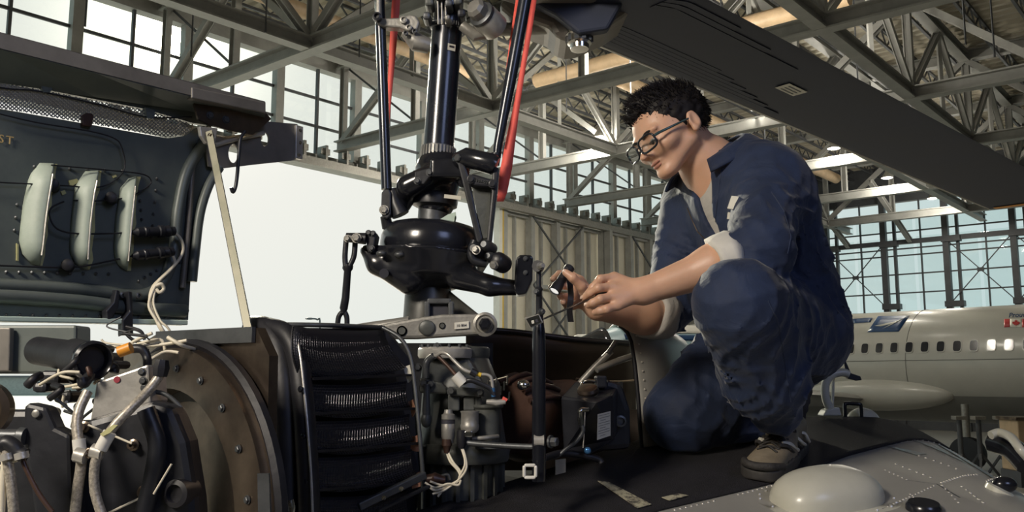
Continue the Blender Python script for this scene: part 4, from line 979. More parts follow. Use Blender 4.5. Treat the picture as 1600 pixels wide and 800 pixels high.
# ------------------------------------------------------------------ engine bay, lower left
RC = P(255, 812, 1.35); RA = -E1
def ring(prof, name, mat, parent=heli, n=64, smooth=35, **kw):
    m = MB(); m.lathe([(r, h) for r, h in prof], RC, RA, n, caps=False); return m.build(name, mat, parent, smooth=smooth, **kw)
fl = ring([(.252, -.02), (.250, -.012), (.250, 0), (.190, .004), (.188, -.02), (.182, -.05)], 'engine_flange', M['bronze'], label='heat-tinted round engine flange')
ring([(.190, -.03), (.165, -.035), (.160, -.06), (.150, -.075), (.140, -.05), (.132, -.05), (.128, -.07)], 'inner_ring', M['black_satin'], fl)
ring([(.141, -.046), (.127, -.044), (.125, -.06)], 'clamp_band', M['bronze'], fl)
ring([(.128, -.065), (.11, -.06), (.06, -.05), (.001, -.05)], 'engine_face', M['black_satin'], fl)
ring([(.264, -.028), (.264, -.018), (.258, -.012), (.250, -.016), (.248, -.028)], 'seal_ring', M['rubber'], fl)
for k in range(20):
    a = 2 * math.pi * k / 20 + .1; bolt(RC + (UP * math.sin(a) + E2 * math.cos(a)) * .22 + RA * .003, RA, .0045, .004, M['gun'], fl)
BKO = RC - RA * .034
def bk(e, z): return BKO + E2 * e + UP * (CAM_Z + z - BKO.z)
m = MB(); q = [bk(.28, -.5), bk(.28, .02), bk(.10, .072), bk(-.165, .070), bk(-.198, .03), bk(-.21, -.5)]
m.add(q + [p - RA * .015 for p in q], [tuple(range(6)), tuple(range(11, 5, -1))] + [(i, i + 6, (i + 1) % 6 + 6, (i + 1) % 6) for i in range(6)]); wl_ = m.build('bay_bulkhead', M['bronze'], heli, label='bronze-toned engine bay bulkhead')
m = MB()
for k in range(10): m.box(bk(-.155 + .028 * k, .058) + RA * .004, (.004, .004, .010), (E2, E1, UP))
m.build('bulkhead_slots', M['ink'], wl_, kind='stuff')
m = MB(); m.beam(bk(.10, .062) + RA * .004, bk(-.165, .060) + RA * .004, .006, .022); m.build('bulkhead_lip', M['gun'], wl_)
m = MB(); m.pixprism([(402, 740), (420, 740), (424, 860), (404, 860)], 1.13, .006); m.build('bulkhead_tab', M['gun'], wl_)
m = MB(); m.pixprism([(-160, 640), (60, 640), (90, 690), (150, 660), (240, 640), (300, 860), (-160, 860)], 1.30, .04); m.build('engine_casing', M['black_satin'], heli, bevel=.01)
# engine front cover with ribs and bolts
fc = MB(); fc.pixprism([(104, 680), (140, 655), (236, 628), (270, 636), (292, 690), (306, 780), (312, 860), (120, 860)], 1.16, .05); fcv = fc.build('front_cover', M['black_satin'], heli, bevel=.01, label='black engine front cover')
for a, b, r in ((133, 667, 6), (210, 695, 6), (228, 769, 8), (165, 688, 5)):
    m = MB(); m.lathe([(PX(r * 1.5, 1.15), 0), (PX(r * 1.5, 1.15), .004), (PX(r, 1.15), .005), (PX(r, 1.15), .012), (PX(r * .4, 1.15), .012), (PX(r * .35, 1.15), .006), (.0003, .006)], P(a, b, 1.16), TOCAM, 18); m.build('cover_bolt', M['bronze'], fcv, smooth=40)
for a, b in (((138, 664, 1.145), (206, 693, 1.145)), ((232, 772, 1.145), (160, 806, 1.145)), ((268, 725, 1.14), (240, 772, 1.14))): pt([a, b], .0014, M['wire_white'], 'lock_wire', fcv)
m = MB(); m.lathe([(PX(22, 1.15), -.02), (PX(21, 1.15), .01), (PX(14, 1.15), .012), (PX(13, 1.15), .006), (.0004, .006)], P(281, 770, 1.16), (-.25, -1, 0), 24); m.build('cover_port', M['rubber'], fcv, smooth=40)
m = MB(); m.lathe([(PX(13, 1.15), -.02), (PX(12, 1.15), .008), (.0004, .01)], P(250, 728, 1.16), (-.25, -1, 0), 20); m.build('cover_port', M['rubber'], fcv, smooth=40)
pt([(228, 640, 1.15), (245, 690, 1.15), (240, 740, 1.15), (225, 800, 1.15)], .012, M['black_satin'], 'cover_rib', fcv)
pt([(285, 655, 1.2), (296, 680, 1.2), (303, 704, 1.2)], .006, M['cast'], 'latch_pin', fcv)
pt([(243, 612, 1.2), (262, 618, 1.2), (285, 640, 1.2), (300, 675, 1.2)], .003, M['gun'], 'cover_cable', fcv)
# dark bracket and tube at the far left
m = MB(); m.pixprism([(36, 634), (44, 630), (72, 636), (86, 668), (110, 680), (112, 760), (130, 860), (60, 860), (44, 740), (36, 690)], 1.12, .03); bk = m.build('mount_bracket', M['black_satin'], heli, bevel=.005, label='dark engine mount bracket')
m = MB(); m.lathe([(PX(6, 1.12), 0), (PX(6, 1.12), .004), (PX(4, 1.12), .005), (.0003, .005)], P(58, 646, 1.12), TOCAM, 16); m.build('bracket_bolt', M['cast'], bk, smooth=40)
MB().tube([P(-60, 680, 1.12), P(28, 681, 1.12), P(30, 681, 1.12), P(40, 682, 1.12)], [PX(10, 1.12), PX(10, 1.12), PX(13, 1.12), PX(13, 1.12)], 18).build('mount_tube', M['gun'], heli, smooth=40)
m = MB(); m.lathe([(PX(45, 1.1), 0), (PX(45, 1.1), .02), (PX(34, 1.1), .022), (PX(30, 1.1), .01)], P(-24, 640, 1.14), (.2, -1, 0), 30); m.build('duct_mouth', M['bronze'], heli, smooth=40)
for pts, r, mt in (([(-5, 690), (6, 700), (12, 720), (18, 760), (22, 810)], .006, 'braid'), ([(14, 700), (8, 720), (4, 760), (2, 810)], .004, 'wire_white'), ([(30, 700), (40, 730), (60, 770), (82, 800)], .003, 'brown'), ([(-5, 730), (20, 722), (44, 712)], .0016, 'wire_white'), ([(0, 700), (10, 692), (22, 698), (30, 708), (40, 712)], .009, 'black_satin')):
    pt(pts, r, M[mt], 'harness', heli, Y=1.06)
for a, b in ((10, 714), (33, 712)): MB().tube([P(a, b - 5, 1.055), P(a + 2, b + 5, 1.055)], .008, 12).build('hose_ferrule', M['alu'], heli, smooth=40)
# silver junction box
m = MB(); m.pixprism([(150, 597), (232, 569), (236, 630), (140, 659)], 1.18, .06); jb_ = m.build('junction_box', M['alu'], heli, bevel=.003, label='bare aluminium junction box')
m = MB(); m.lathe([(PX(5, 1.18), 0), (PX(5, 1.18), .001), (.0003, .001)], P(183, 593, 1.1795), TOCAM, 18); m.build('red_dot', material('dark red paint', (.30, .03, .05), .5), jb_)
for a, b in ((222, 581), (224, 595), (226, 606)): bolt(P(a, b, 1.18), TOCAM, .004, .003, M['gun'], jb_)
# harness bundle behind it
rs = random.Random(3)
for k in range(26):
    a = (rs.uniform(60, 160), rs.uniform(556, 640), 1.2 + rs.uniform(-.03, .06)); b = (a[0] + rs.uniform(-30, 40), a[1] + rs.uniform(-24, 24), a[2] + rs.uniform(-.03, .03)); c = (b[0] + rs.uniform(-20, 30), b[1] + rs.uniform(-30, 24), b[2])
    pt([a, b, c], *rs.choice([(.002, M['wire_white']), (.003, M['brown']), (.0045, M['rubber']), (.007, M['black_satin']), (.006, M['rubber']), (.002, M['gun'])]), 'harness', heli)
for k in range(14):
    a = (rs.uniform(150, 250), rs.uniform(515, 565), 1.3 + rs.uniform(-.04, .04)); b = (a[0] + rs.uniform(-40, 40), a[1] + rs.uniform(-14, 14), a[2]); c = (b[0] + rs.uniform(-40, 40), b[1] + rs.uniform(-16, 18), b[2])
    pt([a, b, c], rs.choice([.0012, .0016, .0025]), M[rs.choice(['rubber', 'wire_white', 'rubber', 'wire_white', 'gun'])], 'harness', heli)
for px_, py_, r in ((170, 560, 14), (90, 590, 16), (75, 605, 12), (110, 620, 14), (185, 570, 10), (160, 545, 10)):
    MB().box(P(px_, py_, 1.27), (PX(r * 2, 1.27), .05, PX(r * 1.3, 1.27))).build('relay', M['black_satin'], heli, bevel=.006)
MB().tube([P(186, 550, 1.17), P(205, 543, 1.17)], .0075, 12).build('orange_connector', M['orange'], heli, smooth=40, label='orange cable connector')
pt([(262, 527, 1.3), (285, 540, 1.3), (310, 548, 1.35), (330, 560, 1.4)], .003, M['wire_white'], 'harness', heli); pt([(150, 546, 1.3), (190, 540, 1.3), (240, 540, 1.3), (292, 532, 1.3)], .0025, M['wire_white'], 'harness', heli)
pt([(206, 545, 1.2), (222, 546, 1.2), (230, 560, 1.2), (230, 580, 1.19)], .006, M['black_satin'], 'harness', heli)
# dark side beam and air duct
m = MB(); m.pixprism([(-80, 508), (119, 508), (119, 576), (100, 584), (-80, 584)], 1.36, .05); m.build('side_beam', M['primer'], heli, bevel=.004, label='dark side beam')
m = MB(); m.pixprism([(-80, 512), (16, 512), (14, 580), (-80, 582)], 1.345, .012); m.build('beam_plate', M['frame_grey'], heli, bevel=.002)
ad = MB().tube([P(60, 548, 1.3), P(112, 556, 1.24), P(116, 557, 1.235), P(140, 562, 1.2)], [PX(22, 1.3), PX(24, 1.24), PX(28, 1.24), PX(28, 1.2)], 24).build('air_duct', M['rubber'], heli, smooth=40, label='black air duct with clamped mouth')
dd = (P(140, 562, 1.2) - P(112, 556, 1.24)).normalized()
m = MB(); m.lathe([(PX(28, 1.2), -.004), (PX(31, 1.2), 0), (PX(31, 1.2), .008), (PX(27, 1.2), .012), (PX(22, 1.2), .006), (PX(20, 1.2), -.01), (.0004, -.012)], P(142, 563, 1.2), dd, 28); m.build('duct_mouth', M['black_gloss'], ad, smooth=40)
# braided hoses with sleeves
h1 = pt([(137, 612, 1.13), (124, 640, 1.12), (120, 665, 1.115), (124, 700, 1.11), (127, 722, 1.11), (122, 760, 1.11), (116, 812, 1.11)], .0062, M['braid'], 'braided_hose', heli, label='left braided hose')
h2 = pt([(254, 566, 1.16), (250, 585, 1.15), (232, 610, 1.14), (205, 638, 1.12), (180, 664, 1.11), (160, 694, 1.1), (150, 718, 1.1), (147, 745, 1.1), (150, 775, 1.1), (162, 812, 1.1)], .0062, M['braid'], 'braided_hose', heli, label='right braided hose')
pt([(152, 716, 1.105), (146, 735, 1.105), (145, 770, 1.105)], .004, M['braid'], 'hose_strand', h2)
for o, (a, b) in ((h1, ((123, 686, 1.11), (126, 716, 1.11))), (h2, ((172, 675, 1.1), (157, 702, 1.098)))): MB().tube([P(*a), P(*b)], .0078, 14).build('hose_sleeve', M['white'], o, smooth=40)
m = MB(); m.pixprism([(156, 678), (176, 664), (184, 664), (172, 676), (160, 682)], 1.088, .003); m.build('hose_tag', M['zinc'], h2)
for a, b, o in ((126, 712, h1), (152, 706, h2)): MB().tube([P(a - 8, b - 2, 1.1), P(a + 8, b + 2, 1.1)], .009, 10).build('hose_clamp', M['alu'], o, smooth=40)
m = MB(); m.tube(curve_pts([P(134, 706, 1.1), P(140, 702, 1.1), P(144, 708, 1.1), P(139, 713, 1.1), P(134, 708, 1.1)], 4), .003, 8); m.build('clamp_link', M['bronze'], h1, smooth=50)
MB().tube([P(250, 588, 1.15), P(252, 574, 1.15), P(254, 562, 1.15)], [.009, .011, .008], 8).build('hose_end', M['rubber'], h2, smooth=30)

# ------------------------------------------------------------------ black inlet screen
sf = MB(); 
def tube_px(pts, r, name, mat, parent, n=14, flat=1.0): return MB().tube(curve_pts([P(*p) for p in pts], 6), r, n).build(name, mat, parent, smooth=60)
ins = tube_px([(396, 512, 1.62), (416, 516, 1.58), (436, 545, 1.55), (445, 610, 1.53), (449, 700, 1.52), (452, 850, 1.52)], PX(20, 1.54), 'inlet_screen', M['rubber'], heli); ins['label'] = 'black air inlet with mesh-covered louvres'
tube_px([(418, 512, 1.58), (446, 522, 1.55), (464, 555, 1.53), (473, 620, 1.51), (480, 720, 1.5), (486, 850, 1.5)], PX(17, 1.52), 'inlet_seal', M['rubber'], ins)
m = MB(); m.pixprism([(398, 506), (430, 506), (470, 545), (484, 640), (494, 860), (440, 860), (428, 700), (424, 560)], 1.60, .06); m.build('inlet_flange', M['rubber'], ins, bevel=.01)
for a, b in ((470, 608), (475, 681), (479, 752)): bolt(P(a, b, 1.485), (-.3, -1, 0), .004, .004, M['black_gloss'], ins, n=12)
MINL = material('inlet wire mesh', (0.26, 0.26, 0.29), 0.3, 1.0)
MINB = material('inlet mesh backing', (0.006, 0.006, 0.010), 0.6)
def pillow(xl0, yl0, xl1, yl1, xr0, yr0, xr1, yr1, bulge, nu, nv):
    # corners: left top, left bottom, right top, right bottom in pixels; bulges towards the camera
    Yl, Yr = 1.53, 1.74
    def fn(u, v, off=0.0):
        a = P(xl0 + (xl1 - xl0) * v, yl0 + (yl1 - yl0) * v, Yl); b = P(xr0 + (xr1 - xr0) * v, yr0 + (yr1 - yr0) * v, Yr)
        p = a.lerp(b, u); w = math.sin(math.pi * min(1, v * .62 + .16)) ** .8
        sag = .012 * math.sin(math.pi * u) * (1 if v > .3 else .3)
        return p + Vector((-.2, -.85, -.12)).normalized() * (bulge * w * (.75 + .25 * math.sin(math.pi * u)) + off) - UP * sag
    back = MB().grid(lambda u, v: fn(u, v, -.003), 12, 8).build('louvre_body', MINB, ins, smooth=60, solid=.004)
    g = MB().grid(fn, nu, nv).build('mesh_louvre', MINL, ins)
    w = g.modifiers.new('wire', 'WIREFRAME'); w.thickness = .0026; w.use_even_offset = False; w.use_boundary = True
pillow(466, 509, 478, 584, 602, 515, 640, 572, .05, 42, 18)
pillow(478, 598, 481, 640, 640, 594, 646, 632, .05, 42, 11)
pillow(482, 656, 484, 698, 644, 645, 652, 684, .05, 42, 11)
pillow(484, 712, 486, 758, 648, 699, 656, 736, .05, 42, 12)
pillow(486, 772, 488, 830, 640, 762, 650, 812, .05, 42, 14)
for (a, b, c_, d_) in ((480, 592, 640, 586), (482, 646, 645, 638), (484, 705, 650, 692), (486, 765, 645, 752)):
    MB().beam(P(a, b, 1.52), P(c_, d_, 1.73), .03, PX(4, 1.6)).build('louvre_bar', M['rubber'], ins)
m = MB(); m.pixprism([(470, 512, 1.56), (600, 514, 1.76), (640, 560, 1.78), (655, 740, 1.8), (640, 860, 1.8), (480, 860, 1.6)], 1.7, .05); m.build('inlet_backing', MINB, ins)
tube_px([(462, 520, 1.52), (470, 560, 1.50), (478, 640, 1.485), (486, 740, 1.475), (490, 850, 1.47)], .0022, 'inlet_edge', M['alu'], ins, 6)
tube_px([(598, 512, 1.73), (625, 528, 1.72), (641, 556, 1.715), (648, 600, 1.71), (656, 680, 1.70), (661, 748, 1.70)], .0042, 'inlet_edge', M['gun'], ins, 8)
tube_px([(400, 507, 1.60), (500, 508, 1.62), (600, 512, 1.74)], .0045, 'inlet_edge', M['gun'], ins, 8)
m = MB(); m.beam(P(560, 792, 1.6), P(664, 742, 1.69), .012, PX(12, 1.65)); m.build('inlet_sill', M['gun'], ins, bevel=.002)
m = MB(); m.beam(P(590, 798, 1.55), P(670, 760, 1.66), .01, PX(5, 1.6)); m.build('inlet_sill', M['black_satin'], ins, bevel=.002)
for a, b in ((600, 778), (627, 764)): bolt(P(a, b, 1.60), (0, -1, .4), .003, .003, M['chrome'], ins)
for i, pts in enumerate(([(630, 574), (640, 570), (645, 590), (637, 598)], [(638, 628), (645, 624), (650, 640), (644, 652)], [(640, 684), (652, 680), (654, 706), (642, 704)], [(642, 744), (655, 738), (657, 760), (644, 764)])):
    m = MB(); m.pixprism(pts, 1.72, .02); m.build('filter_edge', M['brick_tan'] if i > 0 else M['paper'], ins)

# ------------------------------------------------------------------ gearbox below the mast
def gl(cx, prof, Y, name, mat, parent=heli, n=36, smooth=35, axis=UP, **kw):
    o = P(cx, prof[0][0], Y); m = MB(); z0 = P(cx, prof[0][0], Y).z
    m.lathe([(PX(r, Y), P(cx, y, Y).z - z0) for y, r in prof], o, axis, n); return m.build(name, mat, parent, smooth=smooth, **kw)
gb = gl(720, [(720, 72), (702, 76), (698, 70), (640, 62), (600, 60), (585, 52), (560, 42), (556, 44), (545, 44), (542, 40)], 1.90, 'gearbox', M['gear'], label='grey main gearbox housing')
gl(720, [(860, 60), (722, 62), (718, 66)], 1.90, 'lower_drum', M['gear'], gb)
for k in range(20):
    a = 2 * math.pi * k / 20; c = Vector((P(720, 720, 1.9).x, 1.9, 0)); p = c + Vector((math.cos(a), math.sin(a), 0)) * PX(63, 1.9)
    if p.y > 1.93: continue
    za, zb_ = P(720, 722, 1.9).z, P(720, 800, 1.9).z
    m = MB(); m.box((p.x, p.y, (za + zb_) / 2), (.008, .012, za - zb_), (Vector((-math.sin(a), math.cos(a), 0)), Vector((math.cos(a), math.sin(a), 0)), UP)); m.build('drum_rib', M['gear'], gb)
    bolt((p.x, p.y - .004, za + .006), (0, -.2, -1), .0035, .006, M['gun'], gb)
gl(722, [(720, 70), (716, 72), (703, 72), (696, 70), (690, 64)], 1.888, 'gearbox_flange', M['gear'], gb)
top = gl(696, [(560, 41), (556, 43), (546, 43), (543, 40)], 1.86, 'top_plate', M['alu'], gb)
for k in range(14):
    a = 2 * math.pi * k / 14; p = P(696, 544, 1.86) + Vector((math.cos(a), math.sin(a), 0)) * PX(38, 1.86); bolt(p, UP, .003, .006, M['gun'], gb)
m = MB(); m.pixprism([(660, 566), (672, 556), (700, 556), (735, 560), (760, 604), (668, 610), (655, 600)], 1.83, .06); m.build('gearbox_cone', M['gear'], gb, bevel=.012)
m = MB(); m.pixprism([(655, 590), (690, 598), (698, 606), (698, 616), (655, 614)], 1.80, .03); m.build('gearbox_lug', M['gear'], gb, bevel=.004)
m = MB(); m.pixprism([(699, 604), (755, 607), (758, 620), (700, 618)], 1.775, .02); bp_ = m.build('bracket_plate', M['gear'], gb, bevel=.003)
for a, b, Y in ((705, 611, 1.774), (750, 613, 1.774), (662, 599, 1.8), (673, 600, 1.8), (653, 574, 1.8), (683, 542, 1.82)): bolt(P(a, b, Y), TOCAM, .0065, .007, M['gun'], gb)
for cx, y0, y1, w in ((709, 616, 642, 9), (733, 618, 642, 9), (747, 618, 642, 5)):
    m = MB(); m.pixprism([(cx - w, y0), (cx + w, y0), (cx + w, y1), (cx - w, y1)], 1.785, .025); m.build('bracket_leg', M['gear'], gb, bevel=.003)
gl(762, [(700, 20), (640, 20), (636, 24), (632, 24)], 1.80, 'filter_bowl', M['gear'], gb)
sA = gl(700, [(692, 8), (684, 10), (683, 10.5), (662, 10.5), (660, 9.5), (656, 9.5), (655, 10.5), (648, 10.5), (646, 7), (640, 6)], 1.76, 'pressure_switch', M['cast'], gb)
gl(700, [(662, 10.7), (656, 10.7)], 1.76, 'switch_band', M['ink'], gb)
sB = gl(734, [(676, 10), (672, 13.5), (668, 14.5), (664, 14.5), (662, 13.5), (646, 13.5), (644, 14.5), (642, 14.5)], 1.76, 'pressure_switch', M['cast'], gb)
gl(698, [(708, 4), (698, 6.5), (696, 8), (686, 7.5)], 1.755, 'switch_plug', M['brown'], gb); gl(721, [(700, 5), (694, 7), (684, 7.5), (672, 7)], 1.75, 'switch_plug', M['rubber'], gb)
m = MB(); m.box(P(732, 678, 1.745), (PX(12, 1.75), .012, PX(9, 1.75))); m.build('fitting', M['chrome'], gb, bevel=.002)
pt([(738, 686, 1.76), (760, 684, 1.76), (778, 682, 1.78)], .0045, M['cast'], 'oil_tube', gb); pt([(727, 690, 1.755), (740, 693, 1.75), (800, 697, 1.72), (838, 698, 1.70), (848, 694, 1.70)], PX(4.5, 1.72), M['gun'], 'oil_tube', gb)
gl(666, [(658, 6), (640, 6.5), (618, 5), (600, 5)], 1.79, 'dip_tube', M['gun'], gb); MB().ell(P(666, 656, 1.79), (PX(8.5, 1.79), PX(8.5, 1.79), PX(12, 1.79))).build('dip_bulb', M['gear'], gb, smooth=180)
pt([(676, 552, 1.79), (682, 556, 1.78), (690, 551, 1.77), (700, 554, 1.76), (712, 566, 1.755), (724, 577, 1.75), (738, 583, 1.75)], PX(3, 1.76), M['alu'], 'oil_tube', gb)
pt([(665, 590, 1.79), (666, 570, 1.785), (670, 562, 1.785), (678, 556, 1.78)], PX(5.5, 1.78), M['gun'], 'elbow_tube', gb)
pt([(684, 556, 1.78), (700, 572, 1.765), (714, 588, 1.75)], PX(3.2, 1.76), M['brown'], 'hose', gb)
m = MB(); m.tube([P(711, 586, 1.745), P(724, 600, 1.745)], PX(9, 1.75), 14); m.build('tag_sleeve', M['white'], gb, smooth=40)
pt([(724, 598, 1.745), (735, 594, 1.74), (752, 600, 1.74), (766, 607, 1.74), (772, 618, 1.74)], PX(4, 1.75), M['black_satin'], 'hose', gb)
m = MB(); m.tube([P(736, 580, 1.74), P(745, 585, 1.74)], PX(6, 1.74), 10); m.build('hose_nut', M['black_satin'], gb); MB().tube([P(744, 584, 1.74), P(752, 586, 1.74)], PX(3.5, 1.74), 10).build('hose_nut', M['yellow'], gb)
pt([(750, 585, 1.74), (762, 586, 1.74), (768, 592, 1.74), (770, 608, 1.74)], PX(2.6, 1.74), M['alu'], 'oil_tube', gb)
MB().tube([P(770, 606, 1.74), P(771, 620, 1.74)], PX(3.6, 1.74), 10).build('blue_fitting', M['blue_fit'], gb, smooth=40, label='blue anodised fitting')
MB().tube([P(760, 628, 1.75), P(775, 629, 1.75), P(790, 628, 1.75)], [PX(4, 1.75), PX(6, 1.75), PX(4, 1.75)], 10).build('fitting', M['alu'], gb, smooth=40)
MB().tube([P(785, 622, 1.75), P(792, 626, 1.75)], PX(3, 1.75), 8).build('fitting', M['red'], gb)
for pts in ([(698, 708, 1.755), (704, 722, 1.745), (716, 736, 1.74), (718, 748, 1.735), (702, 758, 1.735), (680, 766, 1.73), (668, 758, 1.73)], [(700, 706, 1.755), (708, 722, 1.745), (720, 738, 1.74), (716, 752, 1.735), (696, 762, 1.735), (684, 776, 1.73)], [(721, 700, 1.75), (726, 716, 1.74), (726, 728, 1.735), (719, 742, 1.735), (712, 756, 1.735), (690, 758, 1.73), (672, 752, 1.73)], [(723, 700, 1.75), (728, 718, 1.74), (728, 734, 1.735), (716, 750, 1.735), (694, 766, 1.73), (676, 772, 1.73)], [(664, 754, 1.73), (680, 762, 1.73), (700, 756, 1.73), (716, 758, 1.73), (720, 750, 1.73)]):
    pt(pts, .0022, M['wire_white'], 'lead_wire', gb)
MB().tube([P(666, 750, 1.75), P(676, 748, 1.75), P(678, 748, 1.75), P(690, 750, 1.75), P(696, 750, 1.75)], [PX(8, 1.75), PX(8, 1.75), PX(10, 1.75), PX(7, 1.75), PX(5, 1.75)], 14).build('sensor', M['brown'], gb, smooth=35)
pt([(690, 744, 1.76), (700, 742, 1.76), (703, 750, 1.76)], PX(3, 1.76), M['gun'], 'sensor_clip', gb)
# ------------------------------------------------------------------ things right of the gearbox
bc = MB(); bc.lathe([(.075, -.05), (.085, -.03), (.09, 0), (.085, .03), (.078, .06), (.06, .09)], P(816, 652, 1.98), E1, 30); brn = bc.build('brown_casing', M['brown'], heli, smooth=35, label='red-brown ribbed casing')
for k in range(7):
    a = .5 + k * .32; pp_ = [P(816, 652, 1.98) + E1 * s + (-E2 * math.cos(a) * 1 + UP * math.sin(a)) * r for s, r in ((-.06, .078), (-.03, .089), (0, .094), (.03, .089), (.06, .080))]
    MB().tube(pp_, .006, 8).build('casing_rib', M['brown'], brn, smooth=60)
MB().cyl(P(810, 660, 1.98), P(890, 650, 2.12), .085, n=30).build('starter_body', M['brown'], heli, smooth=40)
for k, (a, b) in enumerate(((762, 594), (775, 590), (782, 603), (787, 596), (792, 588), (795, 612))): MB().tube([P(a, b + 14, 1.78), P(a + 1, b, 1.78)], .0022, 6).build('terminal', M['chrome'], heli)
pt([(762, 596, 1.78), (778, 592, 1.78), (793, 588, 1.78)], .001, M['wire_white'], 'lock_wire', heli)
MB().ell(P(818, 602, 1.9), (.014, .014, .012)).build('polished_cap', M['chrome'], heli, smooth=180)
# black control tube with rod end
ct = MB().tube([P(842, 752, 1.70), P(842, 560, 1.70), P(842, 520, 1.70), P(842, 505, 1.70), P(842, 498, 1.70)], [PX(10.5, 1.7), PX(10.5, 1.7), PX(10, 1.7), PX(8, 1.7), PX(7, 1.7)], 22).build('control_tube', M['black_gloss'], heli, smooth=40, label='upright black control tube with rod end')
MB().tube([P(842, 500, 1.70), P(842, 492, 1.70), P(842, 490, 1.70), P(842, 455, 1.70), P(842, 452, 1.70), P(842, 448, 1.70), P(842, 420, 1.7)], [PX(7, 1.7), PX(7, 1.7), PX(5, 1.7), PX(5, 1.7), PX(7, 1.7), PX(4, 1.7), PX(4, 1.7)], 14).build('rod_end', M['black_satin'], ct, smooth=35)
m = MB(); m.lathe([(PX(9, 1.7), -.006), (PX(9.5, 1.7), 0), (PX(9, 1.7), .006)], P(841, 416, 1.69), (-.3, -1, 0), 20); m.build('rod_eye', M['black_satin'], ct, smooth=40)
bolt(P(844, 416, 1.68), (.4, -1, 0), .0055, .012, M['cast'], ct); bolt(P(846, 487, 1.69), (.6, -1, 0), .005, .007, M['gun'], ct); bolt(P(838, 456, 1.69), (-.2, -1, 0), .004, .005, M['gun'], ct)
MB().tube([P(834, 688, 1.695), P(850, 688, 1.695)], PX(9, 1.7), 16).build('tube_clamp', M['alu'], ct, smooth=40); bolt(P(859, 690, 1.70), (1, -.6, 0), .009, .014, M['gun'], ct)
rr_frame(819, 727, 837, 746, 1.66, .009, .006, 'square_bracket', M['white'], heli)
# oil tank with placard
tk = thing('oil_tank', P(930, 715, 1.95), None, None, parent=heli); tk['label'] = 'black oil tank with a printed placard'
m = MB()
f = [P(876, 619, 1.86), P(930, 628, 1.80), P(958, 617, 1.86), P(960, 690, 1.88), P(920, 712, 1.80), P(880, 706, 1.86)]; b = [q + Vector((.04, .16, .03)) for q in f]
m.add(f + b, [(0, 1, 2, 3, 4, 5), (11, 10, 9, 8, 7, 6)] + [(i, i + 6, (i + 1) % 6 + 6, (i + 1) % 6) for i in range(6)]); m.build('tank_body', M['black_satin'], tk, bevel=.006)
m = MB(); m.pixprism([(930, 602), (950, 594), (972, 600), (985, 640), (986, 702), (930, 706)], 1.93, .12); m.build('tank_rear', M['black_satin'], tk, bevel=.012)
m = MB(); m.lathe([(PX(16, 1.87), 0), (PX(17, 1.87), .006), (PX(15, 1.87), .012), (PX(11, 1.87), .014), (.0004, .013)], P(919, 614, 1.87), (-.15, -.45, 1), 24); m.build('tank_cap', M['bronze'], tk, smooth=35)
MB().tube(curve_pts([P(908, 614, 1.88), P(910, 599, 1.9), P(918, 595, 1.9), P(930, 596, 1.9)], 4), .0035, 8).build('cap_bail', M['chrome'], tk, smooth=60)
m = MB(); m.pixprism([(930, 587), (948, 587), (949, 606), (931, 607)], 1.90, .03); m.build('tank_vent', M['black_satin'], tk, bevel=.004)
m = MB(); plc = [P(933, 647, 1.793), P(953, 642, 1.835), P(953, 680, 1.835), P(932, 687, 1.793)]
plc = [p - Vector((0, .012, 0)) for p in plc]; m.add(plc + [p + Vector((0, .001, 0)) for p in plc], [(0, 1, 2, 3), (7, 6, 5, 4), (0, 4, 5, 1), (1, 5, 6, 2), (2, 6, 7, 3), (3, 7, 4, 0)]); m.build('placard', M['paper'], tk)
for k in range(9):
    t = .08 + k * .1; a = plc[0].lerp(plc[3], t); b_ = plc[1].lerp(plc[2], t); i0, i1 = (.08, .92) if k % 3 != 2 else (.2, .6)
    m = MB(); m.beam(a.lerp(b_, i0) - Vector((0, .0008, 0)), a.lerp(b_, i1) - Vector((0, .0008, 0)), .0004, .0012, TOCAM); m.build('placard_line', M['ink'], tk)
pt([(918, 640, 1.80), (908, 641, 1.79), (906, 650, 1.79), (908, 662, 1.79)], PX(4, 1.79), M['chrome'], 'tank_valve', tk); MB().tube([P(906, 652, 1.79), P(908, 664, 1.79)], PX(5, 1.79), 6).build('valve_nut', M['chrome'], tk)
pt([(909, 664, 1.79), (911, 674, 1.79), (900, 690, 1.79), (884, 702, 1.79), (872, 712, 1.79), (856, 716, 1.78)], PX(3.2, 1.79), M['gun'], 'tank_hose', tk); pt([(914, 644, 1.795), (913, 672, 1.795), (911, 700, 1.795)], .001, M['wire_white'], 'lock_wire', tk)
m = MB(); m.lathe([(PX(9, 1.9), 0), (PX(9, 1.9), .006), (PX(6, 1.9), .007), (PX(5.5, 1.9), .002), (.0004, .002)], P(969, 658, 1.925), (.1, -1, 0), 20); m.build('tank_port', M['gun'], tk, smooth=40)
MB().ell(P(918, 704, 1.79), (.007, .006, .007)).build('drain_plug', M['blue_fit'], tk, smooth=180)
pt([(895, 612, 2.15), (925, 578, 2.15), (955, 548, 2.15)], .008, M['cast'], 'brace_tube', heli); pt([(932, 578, 2.13), (960, 566, 2.15), (990, 556, 2.18)], .008, M['cast'], 'brace_tube', heli)
pt([(950, 552, 2.14), (962, 534, 2.15)], .006, M['gun'], 'brace_tube', heli)
m = MB(); m.pixprism([(868, 719), (884, 717), (884, 738), (868, 742)], 1.75, .01); m.build('bay_tab', M['cast'], heli)
pt([(850, 716, 1.76), (880, 708, 1.8), (930, 716, 1.82), (940, 724, 1.82)], .007, M['rubber'], 'harness', heli)
